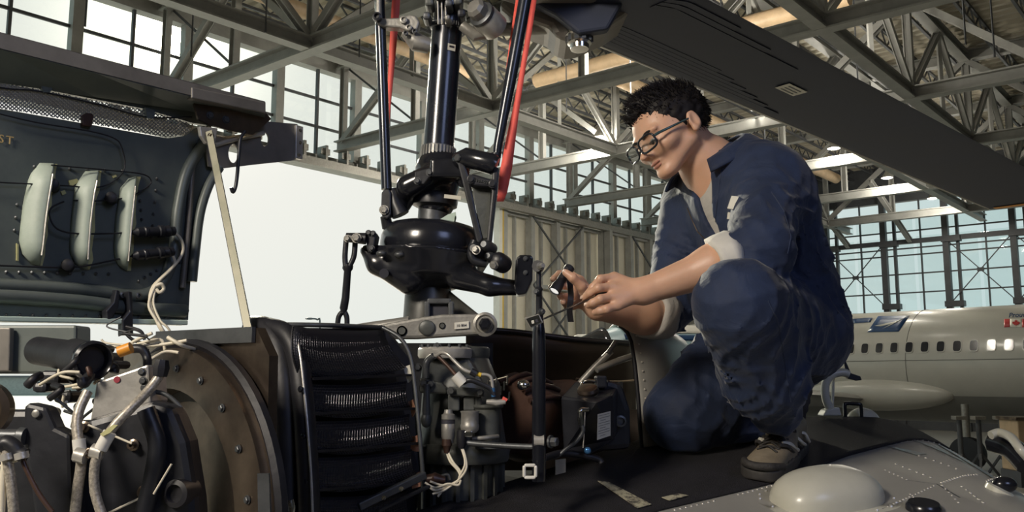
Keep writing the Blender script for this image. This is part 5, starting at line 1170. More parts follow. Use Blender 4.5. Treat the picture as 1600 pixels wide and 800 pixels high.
# far cowling wall (inside face, brownish) and bay floor
M['bay'] = material('brown black bay paint', (0.055, 0.043, 0.036), 0.42, 0.2, 0.3, 4)
m = MB(); m.grid(lambda u, v: P(728 + 265 * u, 514 + 20 * u + 4 * math.sin(u * 3) + (150 - 10 * u) * v, 2.22 + .1 * u + .08 * math.sin(v * 2)), 16, 6); fw = m.build('far_cowling', M['bay'], heli, smooth=180, solid=.006, label='brown inner face of the far cowling')
pt([(728, 514, 2.21), (800, 518, 2.24), (900, 530, 2.28), (992, 537, 2.31)], .007, M['black_satin'], 'cowling_rim', fw)
pt([(900, 592, 2.2), (960, 596, 2.25), (990, 594, 2.28)], .003, M['bronze'], 'stringer', fw)
m = MB(); m.pixprism([(560, 536), (770, 536), (770, 860), (560, 860)], 2.14, .02); m.build('rear_bulkhead', M['black_satin'], heli)
m = MB(); m.pixprism([(760, 640), (1015, 640), (1015, 735), (760, 735)], 2.30, .02); m.build('rear_bulkhead', M['bay'], heli)
m = MB(); m.add([P(560, 840, 1.6), P(1000, 700, 2.1), P(1000, 655, 2.5), P(700, 660, 2.5), P(480, 860, 1.75)], [(0, 1, 2, 3, 4)]); m.v = [(a, b, c - .12) for a, b, c in m.v]; m.build('bay_floor', M['black_satin'], heli, solid=.01)
# grey curved fairing in front of the mechanic
fa = [(967, 508), (978, 515), (986, 532), (992, 570), (997, 620), (1000, 665), (1003, 702)]
def fair(u, v):
    a = poly_at(fa, v); p = P(a[0], a[1], 2.17)
    return p + Vector((.20 * u, .03 * u + .26 * u * u, 0)) + UP * (.02 * math.sin(u * 2.6) * (1 - v) - .03 * u * (1 - v)) 
fr = MB().grid(fair, 16, 20).build('curved_fairing', M['skin'], heli, smooth=180, solid=.005, label='grey riveted curved fairing')
MB().tube([fair(0, i / 24) for i in range(25)], .005, 8).build('fairing_edge', M['rubber'], fr, smooth=60)
m = MB()
for i in range(12):
    p = fair(.10, .12 + i * .07); m.ell(p + Vector((-.002, -.004, 0)), .0026, None, 6, 4)
m.build('rivets', M['alu'], fr, kind='stuff')
# ------------------------------------------------------------------ the mechanic
def skin_material():
    m = material('skin', (0.62, 0.365, 0.245), 0.42, 0.0, 0.06, 8.0, bump=0.05, bscale=220)
    b = m.node_tree.nodes['Principled BSDF']
    b.inputs['Subsurface Weight'].default_value = 0.15; b.inputs['Subsurface Radius'].default_value = (.012, .005, .003); b.inputs['Subsurface Scale'].default_value = 0.4
    return m
M['human'] = skin_material()
def cloth_material(name, col, var, sheen):
    m = material(name, col, 0.75, 0.0, var, 9.0, sheen=sheen)
    n, l = m.node_tree.nodes, m.node_tree.links; b = n['Principled BSDF']; tc = n['Texture Coordinate']
    # soft crumple plus fine weave
    a = n.new('ShaderNodeTexNoise'); a.inputs['Scale'].default_value = 11; a.inputs['Detail'].default_value = 5; a.inputs['Distortion'].default_value = 1.2
    w = n.new('ShaderNodeTexNoise'); w.inputs['Scale'].default_value = 500
    l.new(tc.outputs['Object'], a.inputs['Vector']); l.new(tc.outputs['Object'], w.inputs['Vector'])
    b1 = n.new('ShaderNodeBump'); b1.inputs['Strength'].default_value = .35; b1.inputs['Distance'].default_value = .02
    b2 = n.new('ShaderNodeBump'); b2.inputs['Strength'].default_value = .12; b2.inputs['Distance'].default_value = .002
    l.new(a.outputs['Fac'], b1.inputs['Height']); l.new(w.outputs['Fac'], b2.inputs['Height']); l.new(b1.outputs[0], b2.inputs['Normal']); l.new(b2.outputs[0], b.inputs['Normal'])
    return m
M['navy'] = cloth_material('navy coverall cloth', (0.012, 0.023, 0.062), 0.25, 0.15)
M['greyshirt'] = cloth_material('pale grey cotton', (0.42, 0.40, 0.37), 0.1, 0.1)
M['cuff'] = cloth_material('off white rolled cuff', (0.62, 0.60, 0.55), 0.08, 0.1)
M['hair'] = material('black hair', (0.012, 0.010, 0.010), 0.55, 0.0, 0.3, 60, spec=.2)
M['lash'] = material('dark lash', (0.015, 0.011, 0.010), 0.5)
M['lip'] = material('lip', (0.42, 0.19, 0.14), 0.65)

def pv(px, py, Y): p = P(px, py, Y); return np.array((p.x, p.y, p.z))
# joints
J = dict(neck=pv(1122, 252, 2.16), chest=pv(1172, 338, 2.15), belly=pv(1202, 430, 2.15), pelvis=pv(1228, 516, 2.17),
         lsh=pv(1204, 286, 2.04), lel=pv(1194, 394, 1.865), lwr=pv(1006, 455, 1.885), rsh=pv(1082, 318, 2.32), rel=pv(1042, 492, 2.22), rwr=pv(934, 480, 2.03),
         lhip=pv(1226, 518, 2.08), lkn=pv(1156, 476, 1.770), lan=pv(1214, 640, 1.98), rhip=pv(1232, 530, 2.28), rkn=pv(1070, 652, 2.15), ran=pv(1206, 664, 2.28))
# head frame
th, ps = R(29), R(24)
F0 = np.array((-math.cos(th), 0, -math.sin(th))); U0 = np.array((-math.sin(th), 0, math.cos(th))); S0 = np.array((0, -1.0, 0))
HF = F0 * math.cos(ps) + S0 * math.sin(ps); HS = S0 * math.cos(ps) - F0 * math.sin(ps); HU = U0
chin = pv(1046, 276, 2.09); LOWF = .78; HC = chin + HU * .113 * LOWF - HF * .072
def hp(x, y, z): return Vector(HC + HS * x + HF * y + HU * (z * LOWF if z < 0 else z))
def head_local(G):
    D_ = [G[i] - HC[i] for i in range(3)]; L = [sum(D_[i] * a[i] for i in range(3)) for a in (HS, HF, HU)]
    L[2] = np.where(L[2] < 0, L[2] / LOWF, L[2]); return L
def headf(X_, Y_, Z_):
    G = (X_, Y_, Z_); L = head_local(G); A = [np.abs(L[0]), L[1], L[2]]
    f = s_ell(L, (0, -.018, .036), (.076, .096, .086))
    f = smin(f, s_ell(L, (0, .035, .0), (.062, .056, .075)), .03)
    f = smin(f, s_cone(L, (0, .045, -.03), (0, .058, -.085), .042, .026), .03)
    f = smin(f, s_cone(A, (.045, .002, -.048), (.012, .064, -.094), .022, .017), .022)
    f = smin(f, s_ell(A, (.042, .058, -.022), (.022, .022, .020)), .02)
    f = smin(f, s_ell(A, (.030, .078, .024), (.026, .011, .008)), .012)
    f = smin(f, s_ell(L, (0, .076, -.097), (.018, .014, .014)), .014)
    f = smax(f, -s_ell(A, (.031, .103, .003), (.016, .020, .011)), .010)
    f = smin(f, s_ell(A, (.031, .076, .0035), (.0135, .0125, .0095)), .005)
    f = smin(f, s_cone(L, (0, .084, .012), (0, .110, -.027), .0062, .0092), .009)
    f = smin(f, s_ell(A, (.0115, .093, -.031), (.0085, .011, .008)), .006)
    f = smax(f, -s_ell(A, (.006, .099, -.041), (.0035, .006, .004)), .003)
    f = smin(f, s_ell(L, (0, .082, -.057), (.022, .0115, .0058)), .006)
    f = smin(f, s_ell(L, (0, .0795, -.069), (.019, .0115, .0068)), .006)
    f = smax(f, -s_ell(L, (0, .0955, -.0628), (.021, .006, .0014)), .002)
    # ears
    e = s_ell(A, (.078, -.014, -.004), (.009, .0165, .029)); e = smax(e, -s_ell(A, (.088, -.011, -.002), (.0085, .0095, .019)), .006)
    e = smin(e, s_ell(A, (.078, -.006, -.028), (.006, .008, .010)), .008)
    f = smin(f, e, .006)
    # neck
    nk = s_cone(G, HC - HF * .035 - HU * .05, J['neck'] - np.array((0, 0, .05)), .047, .062)
    nk = smin(nk, s_cone(G, J['neck'] + np.array((-.02, 0, -.01)), J['chest'] + np.array((-.03, 0, .06)), .07, .09), .04)
    return smin(f, nk, .03)
bodies = []
bodies.append(sdf_mesh(headf, HC + np.array((-.20, -.16, -.20)), HC + np.array((.24, .18, .15)), .0033))
# hands: chains of joints (pixel, pixel, distance)
def chain(G, pts, rs, k=.004):
    f = None
    for (a, b), (r1, r2) in zip(zip(pts, pts[1:]), zip(rs, rs[1:])):
        c = s_cone(G, a, b, r1, r2); f = c if f is None else smin(f, c, k)
    return f
def handf(elbow, wrist, fingers, thumb, palm, er, wr):
    def fn(X_, Y_, Z_):
        G = (X_, Y_, Z_)
        mid = elbow + (wrist - elbow) * .35
        f = smin(s_cone(G, elbow, mid, er, er * .98), s_cone(G, mid, wrist, er * .98, wr), .03)
        pal = None
        for kn in palm:
            c = s_cone(G, wrist, kn, wr * .62, .0115); pal = c if pal is None else smin(pal, c, .014)
        f = smin(f, pal, .018)
        for ch in fingers: f = smin(f, chain(G, ch, [.0098, .0090, .0082, .0070][:len(ch)]), .0045)
        return smin(f, chain(G, thumb, [.0150, .0115, .0100, .0080][:len(thumb)]), .008)
    return fn
Lf = [[pv(960, 433, 1.885), pv(938, 436, 1.872), pv(926, 449, 1.880), pv(917, 460, 1.892)],
      [pv(957, 448, 1.870), pv(935, 450, 1.855), pv(922, 458, 1.868), pv(913, 465, 1.882)],
      [pv(959, 463, 1.862), pv(938, 467, 1.848), pv(926, 473, 1.856), pv(919, 477, 1.868)],
      [pv(965, 477, 1.860), pv(948, 483, 1.850), pv(937, 486, 1.856), pv(930, 488, 1.866)]]
Lt = [pv(985, 462, 1.925), pv(958, 470, 1.935), pv(934, 468, 1.925), pv(916, 466, 1.912)]
bodies.append(sdf_mesh(handf(J['lel'] + np.array((-.02, 0, 0)), J['lwr'], Lf, Lt, [c[0] for c in Lf] + [Lt[0]], .044, .027), pv(898, 505, 1.74), pv(1200, 372, 2.0), .0027))
Rf = [[pv(906, 438, 2.035), pv(888, 426, 2.050), pv(874, 428, 2.035), pv(864, 436, 2.005)],
      [pv(903, 451, 2.040), pv(882, 446, 2.055), pv(868, 446, 2.035), pv(861, 449, 2.005)],
      [pv(905, 463, 2.040), pv(886, 464, 2.050), pv(876, 463, 2.020), pv(874, 461, 1.990)],
      [pv(911, 474, 2.030), pv(895, 478, 2.030), pv(885, 476, 2.005), pv(880, 472, 1.980)]]
Rt = [pv(920, 466, 1.985), pv(908, 447, 1.958), pv(895, 434, 1.945), pv(884, 426, 1.950)]
bodies.append(sdf_mesh(handf(J['rel'] + np.array((-.01, -.02, -.005)), J['rwr'], Rf, Rt, [c[0] for c in Rf] + [Rt[0]], .046, .028), pv(846, 524, 1.90), pv(1075, 408, 2.32), .0027))
# the covered part of the figure
def coref(X_, Y_, Z_):
    G = (X_, Y_, Z_)
    f = s_cone(G, J['pelvis'], J['chest'], .10, .10)
    for a, b, r1, r2 in (('chest', 'neck', .09, .055), ('chest', 'lsh', .08, .045), ('chest', 'rsh', .08, .045), ('lsh', 'lel', .045, .04), ('rsh', 'rel', .045, .04), ('lhip', 'lkn', .075, .05), ('lkn', 'lan', .05, .035), ('rhip', 'rkn', .075, .05), ('rkn', 'ran', .05, .035), ('pelvis', 'lhip', .10, .08), ('pelvis', 'rhip', .10, .08)):
        f = smin(f, s_cone(G, J[a], J[b], r1, r2), .02)
    return f
bodies.append(sdf_mesh(coref, (.15, 1.65, CAM_Z - .35), (.95, 2.55, CAM_Z + .6), .014))
mb = MB()
for v, f in bodies: mb.add(v.tolist(), f.tolist())
person = mb.build('person', M['human'], None, smooth=180, label='kneeling mechanic in navy coveralls and glasses holding a torch and inspection mirror', cat='person')

# face details
for s in (-1, 1):
    MB().ell(hp(s * .031, .079, .0015), (.0115, .0105, .0095), (Vector(HS), Vector(HF), Vector(HU))).build('eye', material('eye white', (.6, .57, .52), .25), person, smooth=180)
    MB().ell(hp(s * .031, .0885, -.003), (.0048, .002, .0042), (Vector(HS), Vector(HF), Vector(HU))).build('iris', M['lash'], person, smooth=180)
    MB().tube(curve_pts([hp(s * .019, .088, -.0015), hp(s * .027, .0925, .0005), hp(s * .036, .091, .0), hp(s * .045, .083, -.003)], 5), .0014, 6).build('eyelash', M['lash'], person, smooth=60)
    m = MB(); q = curve_pts([hp(s * .012, .0940, .0190), hp(s * .026, .0935, .0235), hp(s * .040, .0870, .0245), hp(s * .052, .0755, .0195)], 5); m.tube(q, [.0019 + .0018 * math.sin(math.pi * min(1, i / (len(q) - 1) + .15)) for i in range(len(q))], 8); m.build('eyebrow', M['hair'], person, smooth=60)
m = MB(); m.ell(hp(0, .0885, -.0572), (.0195, .0058, .0042), (Vector(HS), Vector(HF), Vector(HU))); m.build('upper_lip', M['lip'], person, smooth=180)
m = MB(); m.ell(hp(0, .0865, -.0682), (.0170, .0058, .0050), (Vector(HS), Vector(HF), Vector(HU))); m.build('lower_lip', M['lip'], person, smooth=180)
MB().ell(hp(.046, .064, -.038), .0017, None, 8, 6).build('mole', M['lash'], person, smooth=180)
# hair: cap plus short tufts
def hair_field(L):
    c = s_ell(L, (0, -.022, .040), (.0835, .100, .089))
    c = smin(c, s_ell(L, (0, .030, .096), (.050, .042, .024)), .03)                 # fuller, swept-up front
    zline = np.interp(L[1], [-.12, -.08, -.035, -.022, -.005, .004, .018, .030, .050, .075, .10], [-.072, -.070, -.056, .010, .018, -.014, -.018, .022, .045, .056, .060])
    return smax(c, zline - L[2], .006)
def hairf(X_, Y_, Z_):
    L = head_local((X_, Y_, Z_)); w = .0016 * np.sin(L[0] * 190 + 3 * np.sin(L[2] * 60)) * np.sin(L[1] * 170 + 2 * np.sin(L[0] * 70)) + .001 * np.sin(L[2] * 260 + L[1] * 120)
    return hair_field(L) + w
v, f = sdf_mesh(hairf, HC + np.array((-.17, -.15, -.13)), HC + np.array((.17, .15, .20)), .0035)
hair = arr_mb(v, f).build('hair', M['hair'], person, smooth=180, label='short black hair')
tm = MB(); rs = random.Random(11); vv = v[[rs.randrange(len(v)) for _ in range(3800)]]
for q in vv:
    ql = ((q - HC) @ HS, (q - HC) @ HF, (q - HC) @ HU)
    if abs(ql[0]) > .062 and -.050 < ql[1] < .030 and ql[2] < .045: continue
    d = q - (HC + HU * .03 - HF * .02); n_ = Vector(d).normalized()
    tng = (Vector(HF) * (.55 if (q - HC) @ HU > .06 else -.2) + Vector(HU) * (.35 if (q - HC) @ HU > .05 else -.7) + Vector((rs.uniform(-.5, .5), rs.uniform(-.5, .5), rs.uniform(-.4, .5))))
    dr = (n_ * .55 + tng * .8).normalized(); L_ = rs.uniform(.010, .018) * (1.15 if (q - HC) @ HU > .07 else .7); p = Vector(q) - dr * .004
    tm.tube([p, p + dr * L_ * .6, p + dr * L_ + tng * .003], [.0013, .0010, .0002], 3, caps=False)
tm.build('hair_tufts', M['hair'], hair, kind='stuff')

# glasses
GM = material('dark glasses frame', (0.018, 0.022, 0.030), .22, .2); GT = material('teal temple', (0.05, 0.09, 0.10), .25, .2)
gls = thing('eyeglasses', hp(0, .10, -.02), None, None, parent=person); gls['label'] = 'dark rectangular eyeglasses'
for s in (-1, 1):
    ring = []
    for k in range(28):
        a = 2 * math.pi * k / 28; cx = math.copysign(abs(math.cos(a)) ** .55, math.cos(a)); sz = math.copysign(abs(math.sin(a)) ** .6, math.sin(a))
        x = s * (.0345 + .0275 * cx); ring.append(hp(x, .1110 - .9 * max(0, abs(x) - .008) ** 2 * 4, -.002 + .0200 * sz))
    MB().tube(ring + [ring[0]], .0027, 8, caps=False).build('rim', GM, gls, smooth=60)
    m = MB(); c = sum(ring, Vector()) / len(ring); m.add([c] + ring, [(0, i + 1, (i + 1) % 28 + 1) for i in range(28)]); m.build('lens', glass_material('spectacle lens', (.92, .95, .95), .10), gls, smooth=180)
    MB().tube([hp(s * .058, .101, .006), hp(s * .070, .088, .006), hp(s * .0785, .03, .006), hp(s * .0800, .006, .006), hp(s * .0790, -.004, .007)], [.0036, .0036, .0026, .0022, .0016], 8).build('temple', GT, gls, smooth=60)
MB().tube(curve_pts([hp(-.009, .109, .002), hp(0, .111, .005), hp(.009, .109, .002)], 4), .0018, 8).build('bridge', GM, gls, smooth=60)

# coveralls
SP = (J['chest'] - J['pelvis']); SP = SP / np.linalg.norm(SP)
LT = np.array((.36, -.93, .05)); LT -= SP * (LT @ SP); LT /= np.linalg.norm(LT); FR = np.cross(SP, LT); FR = FR if FR[0] < 0 else -FR
AXT = (LT, FR, SP)
_fr = np.random.default_rng(21)
_FD = [(_fr.normal(size=3), _fr.uniform(0, 6.28), _fr.uniform(.7, 1.5)) for _ in range(6)]
def fold(G, d, w, ph, d2, w2, amp):
    """ridged cloth folds running across direction d (wavelength about w), bent and broken up by slow waves"""
    d = np.array(d, float); d /= np.linalg.norm(d)
    warp = 0
    for v, p, f_ in _FD:
        v = v / np.linalg.norm(v); warp = warp + np.sin(sum(G[i] * v[i] for i in range(3)) * 2 * math.pi / (.16 * f_) + p + ph)
    s = sum(G[i] * d[i] for i in range(3)) * 2 * math.pi / (w * 1.5) + ph + warp * .62
    q = 1 - np.abs(np.sin(s)) ; return -amp * 1.9 * (q ** 2.4 - .27)
def near(G, c, r): return np.exp(-(sum((G[i] - c[i]) ** 2 for i in range(3))) / (r * r))
def torso_core(G, g=0.0):
    f = s_ell(G, J['chest'], (.200 + g, .130 + g, .185 + g), AXT)
    f = smin(f, s_ell(G, J['belly'], (.175 + g, .130 + g, .17 + g), AXT), .05)
    f = smin(f, s_ell(G, J['pelvis'], (.178 + g, .132 + g, .140 + g), AXT), .05)
    f = smin(f, s_cone(G, J['lsh'] + np.array((-.01, .03, .0)), J['neck'] + np.array((.01, 0, -.025)), .066 + g, .060 + g), .05)
    return smin(f, s_cone(G, J['rsh'] + np.array((.01, -.03, .01)), J['neck'] + np.array((0, 0, -.03)), .064 + g, .058 + g), .05)
def coverf(X_, Y_, Z_):
    G = (X_, Y_, Z_)
    f = torso_core(G)
    el = J['lel'] + (J['lsh'] - J['lel']) * .02
    f = smin(f, s_cone(G, J['lsh'], el + np.array((-.012, .0, .004)), .083, .066), .045)
    f = smin(f, s_cone(G, el, J['lel'] + (J['lwr'] - J['lel']) * .26 + np.array((0, 0, -.004)), .066, .060), .03)
    f = smin(f, s_cone(G, J['rsh'], J['rel'] + (J['rsh'] - J['rel']) * .10, .083, .062), .04)
    f = smin(f, s_cone(G, J['rel'] + (J['rsh'] - J['rel']) * .08, J['rel'] + (J['rwr'] - J['rel']) * .13, .064, .060), .03)
    lt = smin(s_cone(G, J['lhip'], J['lkn'], .122, .086), s_cone(G, J['lkn'], J['lan'] + (J['lkn'] - J['lan']) * .35, .088, .088), .03)
    lt = smin(lt, s_cone(G, J['lan'] + (J['lkn'] - J['lan']) * .35, J['lan'] + (J['lkn'] - J['lan']) * .03, .088, .062), .03)
    rt = smin(s_cone(G, J['rhip'], J['rkn'], .130, .086), s_cone(G, J['rkn'], J['ran'], .082, .062), .03)
    rt = smin(rt, s_cone(G, pv(1120, 560, 2.2), pv(1066, 645, 2.15), .075, .084), .03)
    f = smin(smin(f, lt, .02), rt, .035)
    # folds
    f = f + fold(G, (.3, .2, 1.0), .105, .4, (1, .3, -.4), .23, .0026)
    f = f + fold(G, (-.9, .2, .75), .060, 1.2, (.3, .2, 1), .17, .0062) * near(G, (J['lsh'] + J['lel']) / 2 + np.array((.02, 0, -.02)), .13)
    f = f + fold(G, (.8, .1, .8), .062, .3, (1, 0, -1), .16, .0085) * near(G, J['pelvis'] + np.array((-.03, -.06, .07)), .15)
    f = f + fold(G, (1.0, .2, -.25), .058, .9, (.2, .1, 1), .25, .0075) * near(G, (J['lkn'] * .5 + J['lan'] * .5), .21)
    f = f + fold(G, (.55, .2, .9), .070, 2.0, (1, .2, -.3), .2, .0075) * near(G, (J['rkn'] + J['rhip']) / 2, .20)
    f = f + fold(G, (.5, .0, 1), .048, .0, (1, .3, 0), .12, .0065) * near(G, J['lan'] + (J['lkn'] - J['lan']) * .14, .10)
    f = f + fold(G, (.9, .3, .5), .075, .7, (.2, .1, 1), .20, .0060) * near(G, J['belly'] + np.array((.05, -.12, .03)), .16)
    f = f + fold(G, (.6, .2, .8), .052, .7, (.6, .1, 1), .15, .0060) * near(G, J['rel'] + np.array((0, -.02, .10)), .12)
    # neck opening and V at the front; the deck cuts the knee flat
    f = smax(f, -s_cone(G, J['neck'] + np.array((-.012, 0, -.03)), J['neck'] + np.array((-.06, 0, .16)), .062, .10), .006)
    f = smax(f, -s_cone(G, NV0, NV1, .040, .012), .006)
    f = smax(f, (CAM_Z - .649 + .22 * G[1] + .014) - G[2], .01)
    # open sleeve ends
    return f
NV0 = J['neck'] + np.array((-.055, -.045, -.035)); NV1 = J['chest'] + FR * .125 + LT * .02 + SP * -.02
v, f = sdf_mesh(coverf, (.17, 1.66, CAM_Z - .34), (.99, 2.56, CAM_Z + .56), .0072)
cov = arr_mb(v, f).build('coveralls', M['navy'], person, smooth=180, label='navy blue work coveralls')
smo = cov.modifiers.new('smooth', 'SMOOTH'); smo.factor = .5; smo.iterations = 2
def underf(X_, Y_, Z_):
    G = (X_, Y_, Z_); f = torso_core(G, -.012)
    return smax(f, -s_cone(G, J['neck'] + np.array((-.02, 0, -.03)), J['neck'] + np.array((-.06, 0, .16)), .050, .09), .004)
v, f = sdf_mesh(underf, (.22, 1.8, CAM_Z + .15), (.75, 2.5, CAM_Z + .56), .009)
arr_mb(v, f).build('undershirt', M['greyshirt'], person, smooth=180, label='pale grey undershirt')
# collar: folded band round the neck opening
nb = J['neck'] + np.array((-.004, 0, -.012)); nx = Vector(LT); ny = Vector(FR)
def collar_fn(u, v):
    a = R(-128) + R(256) * u; back = math.cos(a)            # 0 = nape
    r = .078 + .040 * v; d = Vector(-FR) * math.cos(a) + Vector(LT) * math.sin(a)
    p = Vector(nb) + d * r * (1.0 + .10 * abs(math.sin(a))) + Vector(SP) * (.060 - .034 * v + .008 * math.sin(v * 3) - .030 * (1 - back)) + Vector(FR) * (.012 * (1 - back))
    return p
cl_ = MB().grid(collar_fn, 30, 6).build('collar', M['navy'], cov, smooth=180, solid=.006)
# rolled cuffs
def cuff(a, b, t, r, w, name, mat):
    a, b = Vector(a), Vector(b); d = (b - a).normalized(); c = a + (b - a) * t
    prof = [(r * .72, -w * .2), (r * .98, -w * .5), (r * 1.05, -w * .2), (r * 1.02, w * .25), (r * .97, w * .5), (r * .78, w * .42), (r * .72, -w * .2)]
    m = MB(); x, y, _ = frame_to(d); n = 30; rings = []
    for rr, h in prof: rings.append([c + d * (h + .004 * math.sin(3 * 2 * math.pi * k / n + h * 90)) + (x * math.cos(2 * math.pi * k / n) + y * math.sin(2 * math.pi * k / n)) * rr * (1 + .04 * math.sin(5 * 2 * math.pi * k / n)) for k in range(n)])
    return m.rings(rings, False).build(name, mat, cov, smooth=180)
cuff(J['lel'], J['lwr'], .30, .064, .055, 'rolled_cuff', M['cuff'])
cuff(J['rel'], J['rwr'], .21, .063, .070, 'rolled_cuff', M['greyshirt'])
# patch, snap, zip, seams on the chest
def on_cloth(px, py):
    o = Vector((0, 0, CAM_Z)); d = (P(px, py, 1.0) - o)
    hit, loc, nrm, _ = cov.ray_cast(o - cov.location - Vector(person.location) * 0, d.normalized())
    if not hit: return None, None
    return loc + cov.location, nrm
bpy.context.view_layer.update()
def cloth_quad(pts, name, mat, lift=.002, th=.0015):
    q = []
    for p in pts:
        l, n_ = on_cloth(*p)
        if l is None: return
        q.append(l - (l - Vector((0, 0, CAM_Z))).normalized() * lift)
    m = MB(); n = len(q); m.add(q, [tuple(range(n))]); m.build(name, mat, cov, solid=th)
for (px_, py_, w_, h_, nm) in ((1147, 318, 13, 22, 'name_patch'), (1140, 337, 5, 11, 'pen_clip')):
    l, n_ = on_cloth(px_, py_)
    if l is not None:
        n_ = (n_ + TOCAM).normalized(); x_ = n_.cross(UP).normalized() * -1; y_ = n_.cross(x_).normalized() * -1; t_ = R(14); x2, y2 = x_ * math.cos(t_) + y_ * math.sin(t_), y_ * math.cos(t_) - x_ * math.sin(t_)
        m = MB(); m.box(l + n_ * .004, (PX(w_, 2), PX(h_, 2), .004), (x2, y2, n_)); m.build(nm, M['paper'], cov, bevel=.001)
l, n_ = on_cloth(1108, 309)
if l is not None: m = MB(); m.lathe([(.0042, 0), (.0042, .003), (.003, .003), (.003, .001)], l, TOCAM, 14); m.build('snap_button', M['alu'], cov)
def cloth_line(pts, r, name, mat):
    q = []
    for i in range(len(pts) - 1):
        for k in range(8):
            t = k / 8; l, n_ = on_cloth(pts[i][0] + (pts[i + 1][0] - pts[i][0]) * t, pts[i][1] + (pts[i + 1][1] - pts[i][1]) * t)
            if l is not None: q.append(l)
    if len(q) > 2: MB().tube(q, r, 5).build(name, mat, cov, smooth=60)
cloth_line([(1074, 325), (1082, 345), (1090, 362), (1104, 376)], .0018, 'zip', M['bronze'])
cloth_line([(1128, 262), (1122, 300), (1118, 340), (1120, 375)], .0016, 'placket_seam', M['navy'])
cloth_line([(1205, 300), (1225, 330), (1236, 370), (1230, 400)], .0015, 'sleeve_seam', M['navy'])
cloth_line([(1200, 470), (1215, 500), (1222, 540), (1230, 590), (1240, 650)], .0015, 'leg_seam', M['navy'])

# shoes
M['shoe'] = material('khaki shoe leather', (0.20, 0.165, 0.115), .55, 0, .2, 20, bump=.1, bscale=150)
M['shoe_dark'] = material('dark shoe mesh', (0.035, 0.032, 0.030), .7, 0, .3, 90, bump=.3, bscale=400)
M['sole'] = material('dark rubber sole', (0.045, 0.042, 0.040), .6, 0, .2, 30)
def shoe(heel, toe, upv, label):
    heel, toe, upv = np.array(heel), np.array(toe), np.array(upv, float); fw = toe - heel; Ln = np.linalg.norm(fw); fw = fw / Ln; upv -= fw * (upv @ fw); upv /= np.linalg.norm(upv); sd = np.cross(upv, fw)
    def W(x, y, z): return heel + fw * x + sd * y + upv * z
    def loc(G): D_ = [G[i] - heel[i] for i in range(3)]; return [sum(D_[i] * a[i] for i in range(3)) for a in (fw, sd, upv)]
    def foot2d(L, grow): 
        return smin(s_cone([L[0], L[1], np.zeros_like(L[0])], (.028, 0, 0), (Ln * .5, .004, 0), .030 + grow, .033 + grow), s_cone([L[0], L[1], np.zeros_like(L[0])], (Ln * .5, .004, 0), (Ln - .048, .0, 0), .034 + grow, .043 + grow), .02)
    def sole_f(X_, Y_, Z_):
        L = loc((X_, Y_, Z_)); return smax(foot2d(L, .004), np.abs(L[2] - .012) - .013 + .0015 * np.sin(L[0] * 300), .004)
    def up_f(X_, Y_, Z_):
        L = loc((X_, Y_, Z_)); top = np.interp(L[0], [0, .05, .10, .16, Ln - .04, Ln], [.085, .088, .088, .062, .042, .026])
        f = smax(foot2d(L, -.001), L[2] - top - .0 + 6.0 * L[1] ** 2, .018); return smax(f, .016 - L[2], .003)
    cs = np.array([W(x, y, z) for x in (-.02, Ln + .02) for y in (-.06, .06) for z in (-.01, .11)]); lo, hi = cs.min(0), cs.max(0)
    v, f = sdf_mesh(up_f, lo, hi, .004); up = arr_mb(v, f).build('shoe', M['shoe'], person, smooth=180, label=label)
    v, f = sdf_mesh(sole_f, lo, hi, .004); arr_mb(v, f).build('sole', M['sole'], up, smooth=60)
    def surf(x, y, lift=.002):
        top = float(np.interp(x, [0, .05, .10, .16, Ln - .04, Ln], [.085, .088, .088, .062, .042, .026])); return Vector(W(x, y, max(.03, top - 6 * y * y + lift - .004)))
    # side overlays in cream and dark
    for s in (-1, 1):
        for k, (x0, x1) in enumerate(((.06, .12), (.085, .145), (.11, .17), (.135, .19), (.03, .07))):
            q = curve_pts([Vector(W(x0, s * .036, .030)), Vector(W((x0 + x1) / 2, s * .0385, .042)), Vector(W(x1 - .01, s * .034, .056)), Vector(W(x1 + .006, s * .022, .060))], 4)
            MB().tube(q, .0042, 6).build('shoe_stripe', M['paper'] if k % 2 == 0 else M['shoe_dark'], up, smooth=60)
    for k in range(5):
        x = .125 + .018 * k; MB().tube(curve_pts([surf(x, -.022, .005), surf(x + .006, 0, .009), surf(x + .014, .022, .005)], 4), .0024, 6).build('lace', M['shoe_dark'], up, smooth=60)
        MB().tube(curve_pts([surf(x + .014, -.022, .005), surf(x + .006, 0, .010), surf(x, .022, .005)], 4), .0024, 6).build('lace', M['shoe_dark'], up, smooth=60)
    b0_ = surf(.13, 0, .012)
    for s in (-1, 1): MB().tube(curve_pts([b0_, b0_ + Vector(sd) * (.02 * s) + Vector(upv) * .012, b0_ + Vector(sd) * (.034 * s) - Vector(fw) * .01 - Vector(upv) * .01, b0_ + Vector(sd) * (.012 * s)], 5), .002, 6).build('lace', M['shoe_dark'], up, smooth=60)
    q = curve_pts([Vector(W(Ln - .05, -.042, .024)), Vector(W(Ln - .012, -.026, .032)), Vector(W(Ln - .002, 0, .032)), Vector(W(Ln - .012, .026, .032)), Vector(W(Ln - .05, .042, .024))], 5)
    MB().tube(q, .009, 8).build('toe_guard', M['shoe_dark'], up, smooth=60)
    return up
hl = D(1246, 708); hl = (hl.x, hl.y, hl.z + .010); tl = D(1178, 752); tl = (tl.x - .005, tl.y - .03, deck_h(tl.y - .03) + .010)
shoe(hl, tl, (0, -.2, 1), 'khaki running shoe flat on the deck')
tr = D(1262, 686); tr = np.array((tr.x, tr.y + .02, tr.z + .02)); shoe(pv(1272, 585, 2.22), tr + np.array((-.02, .0, .0)), (-1, .15, .1), 'khaki running shoe propped on its toe')

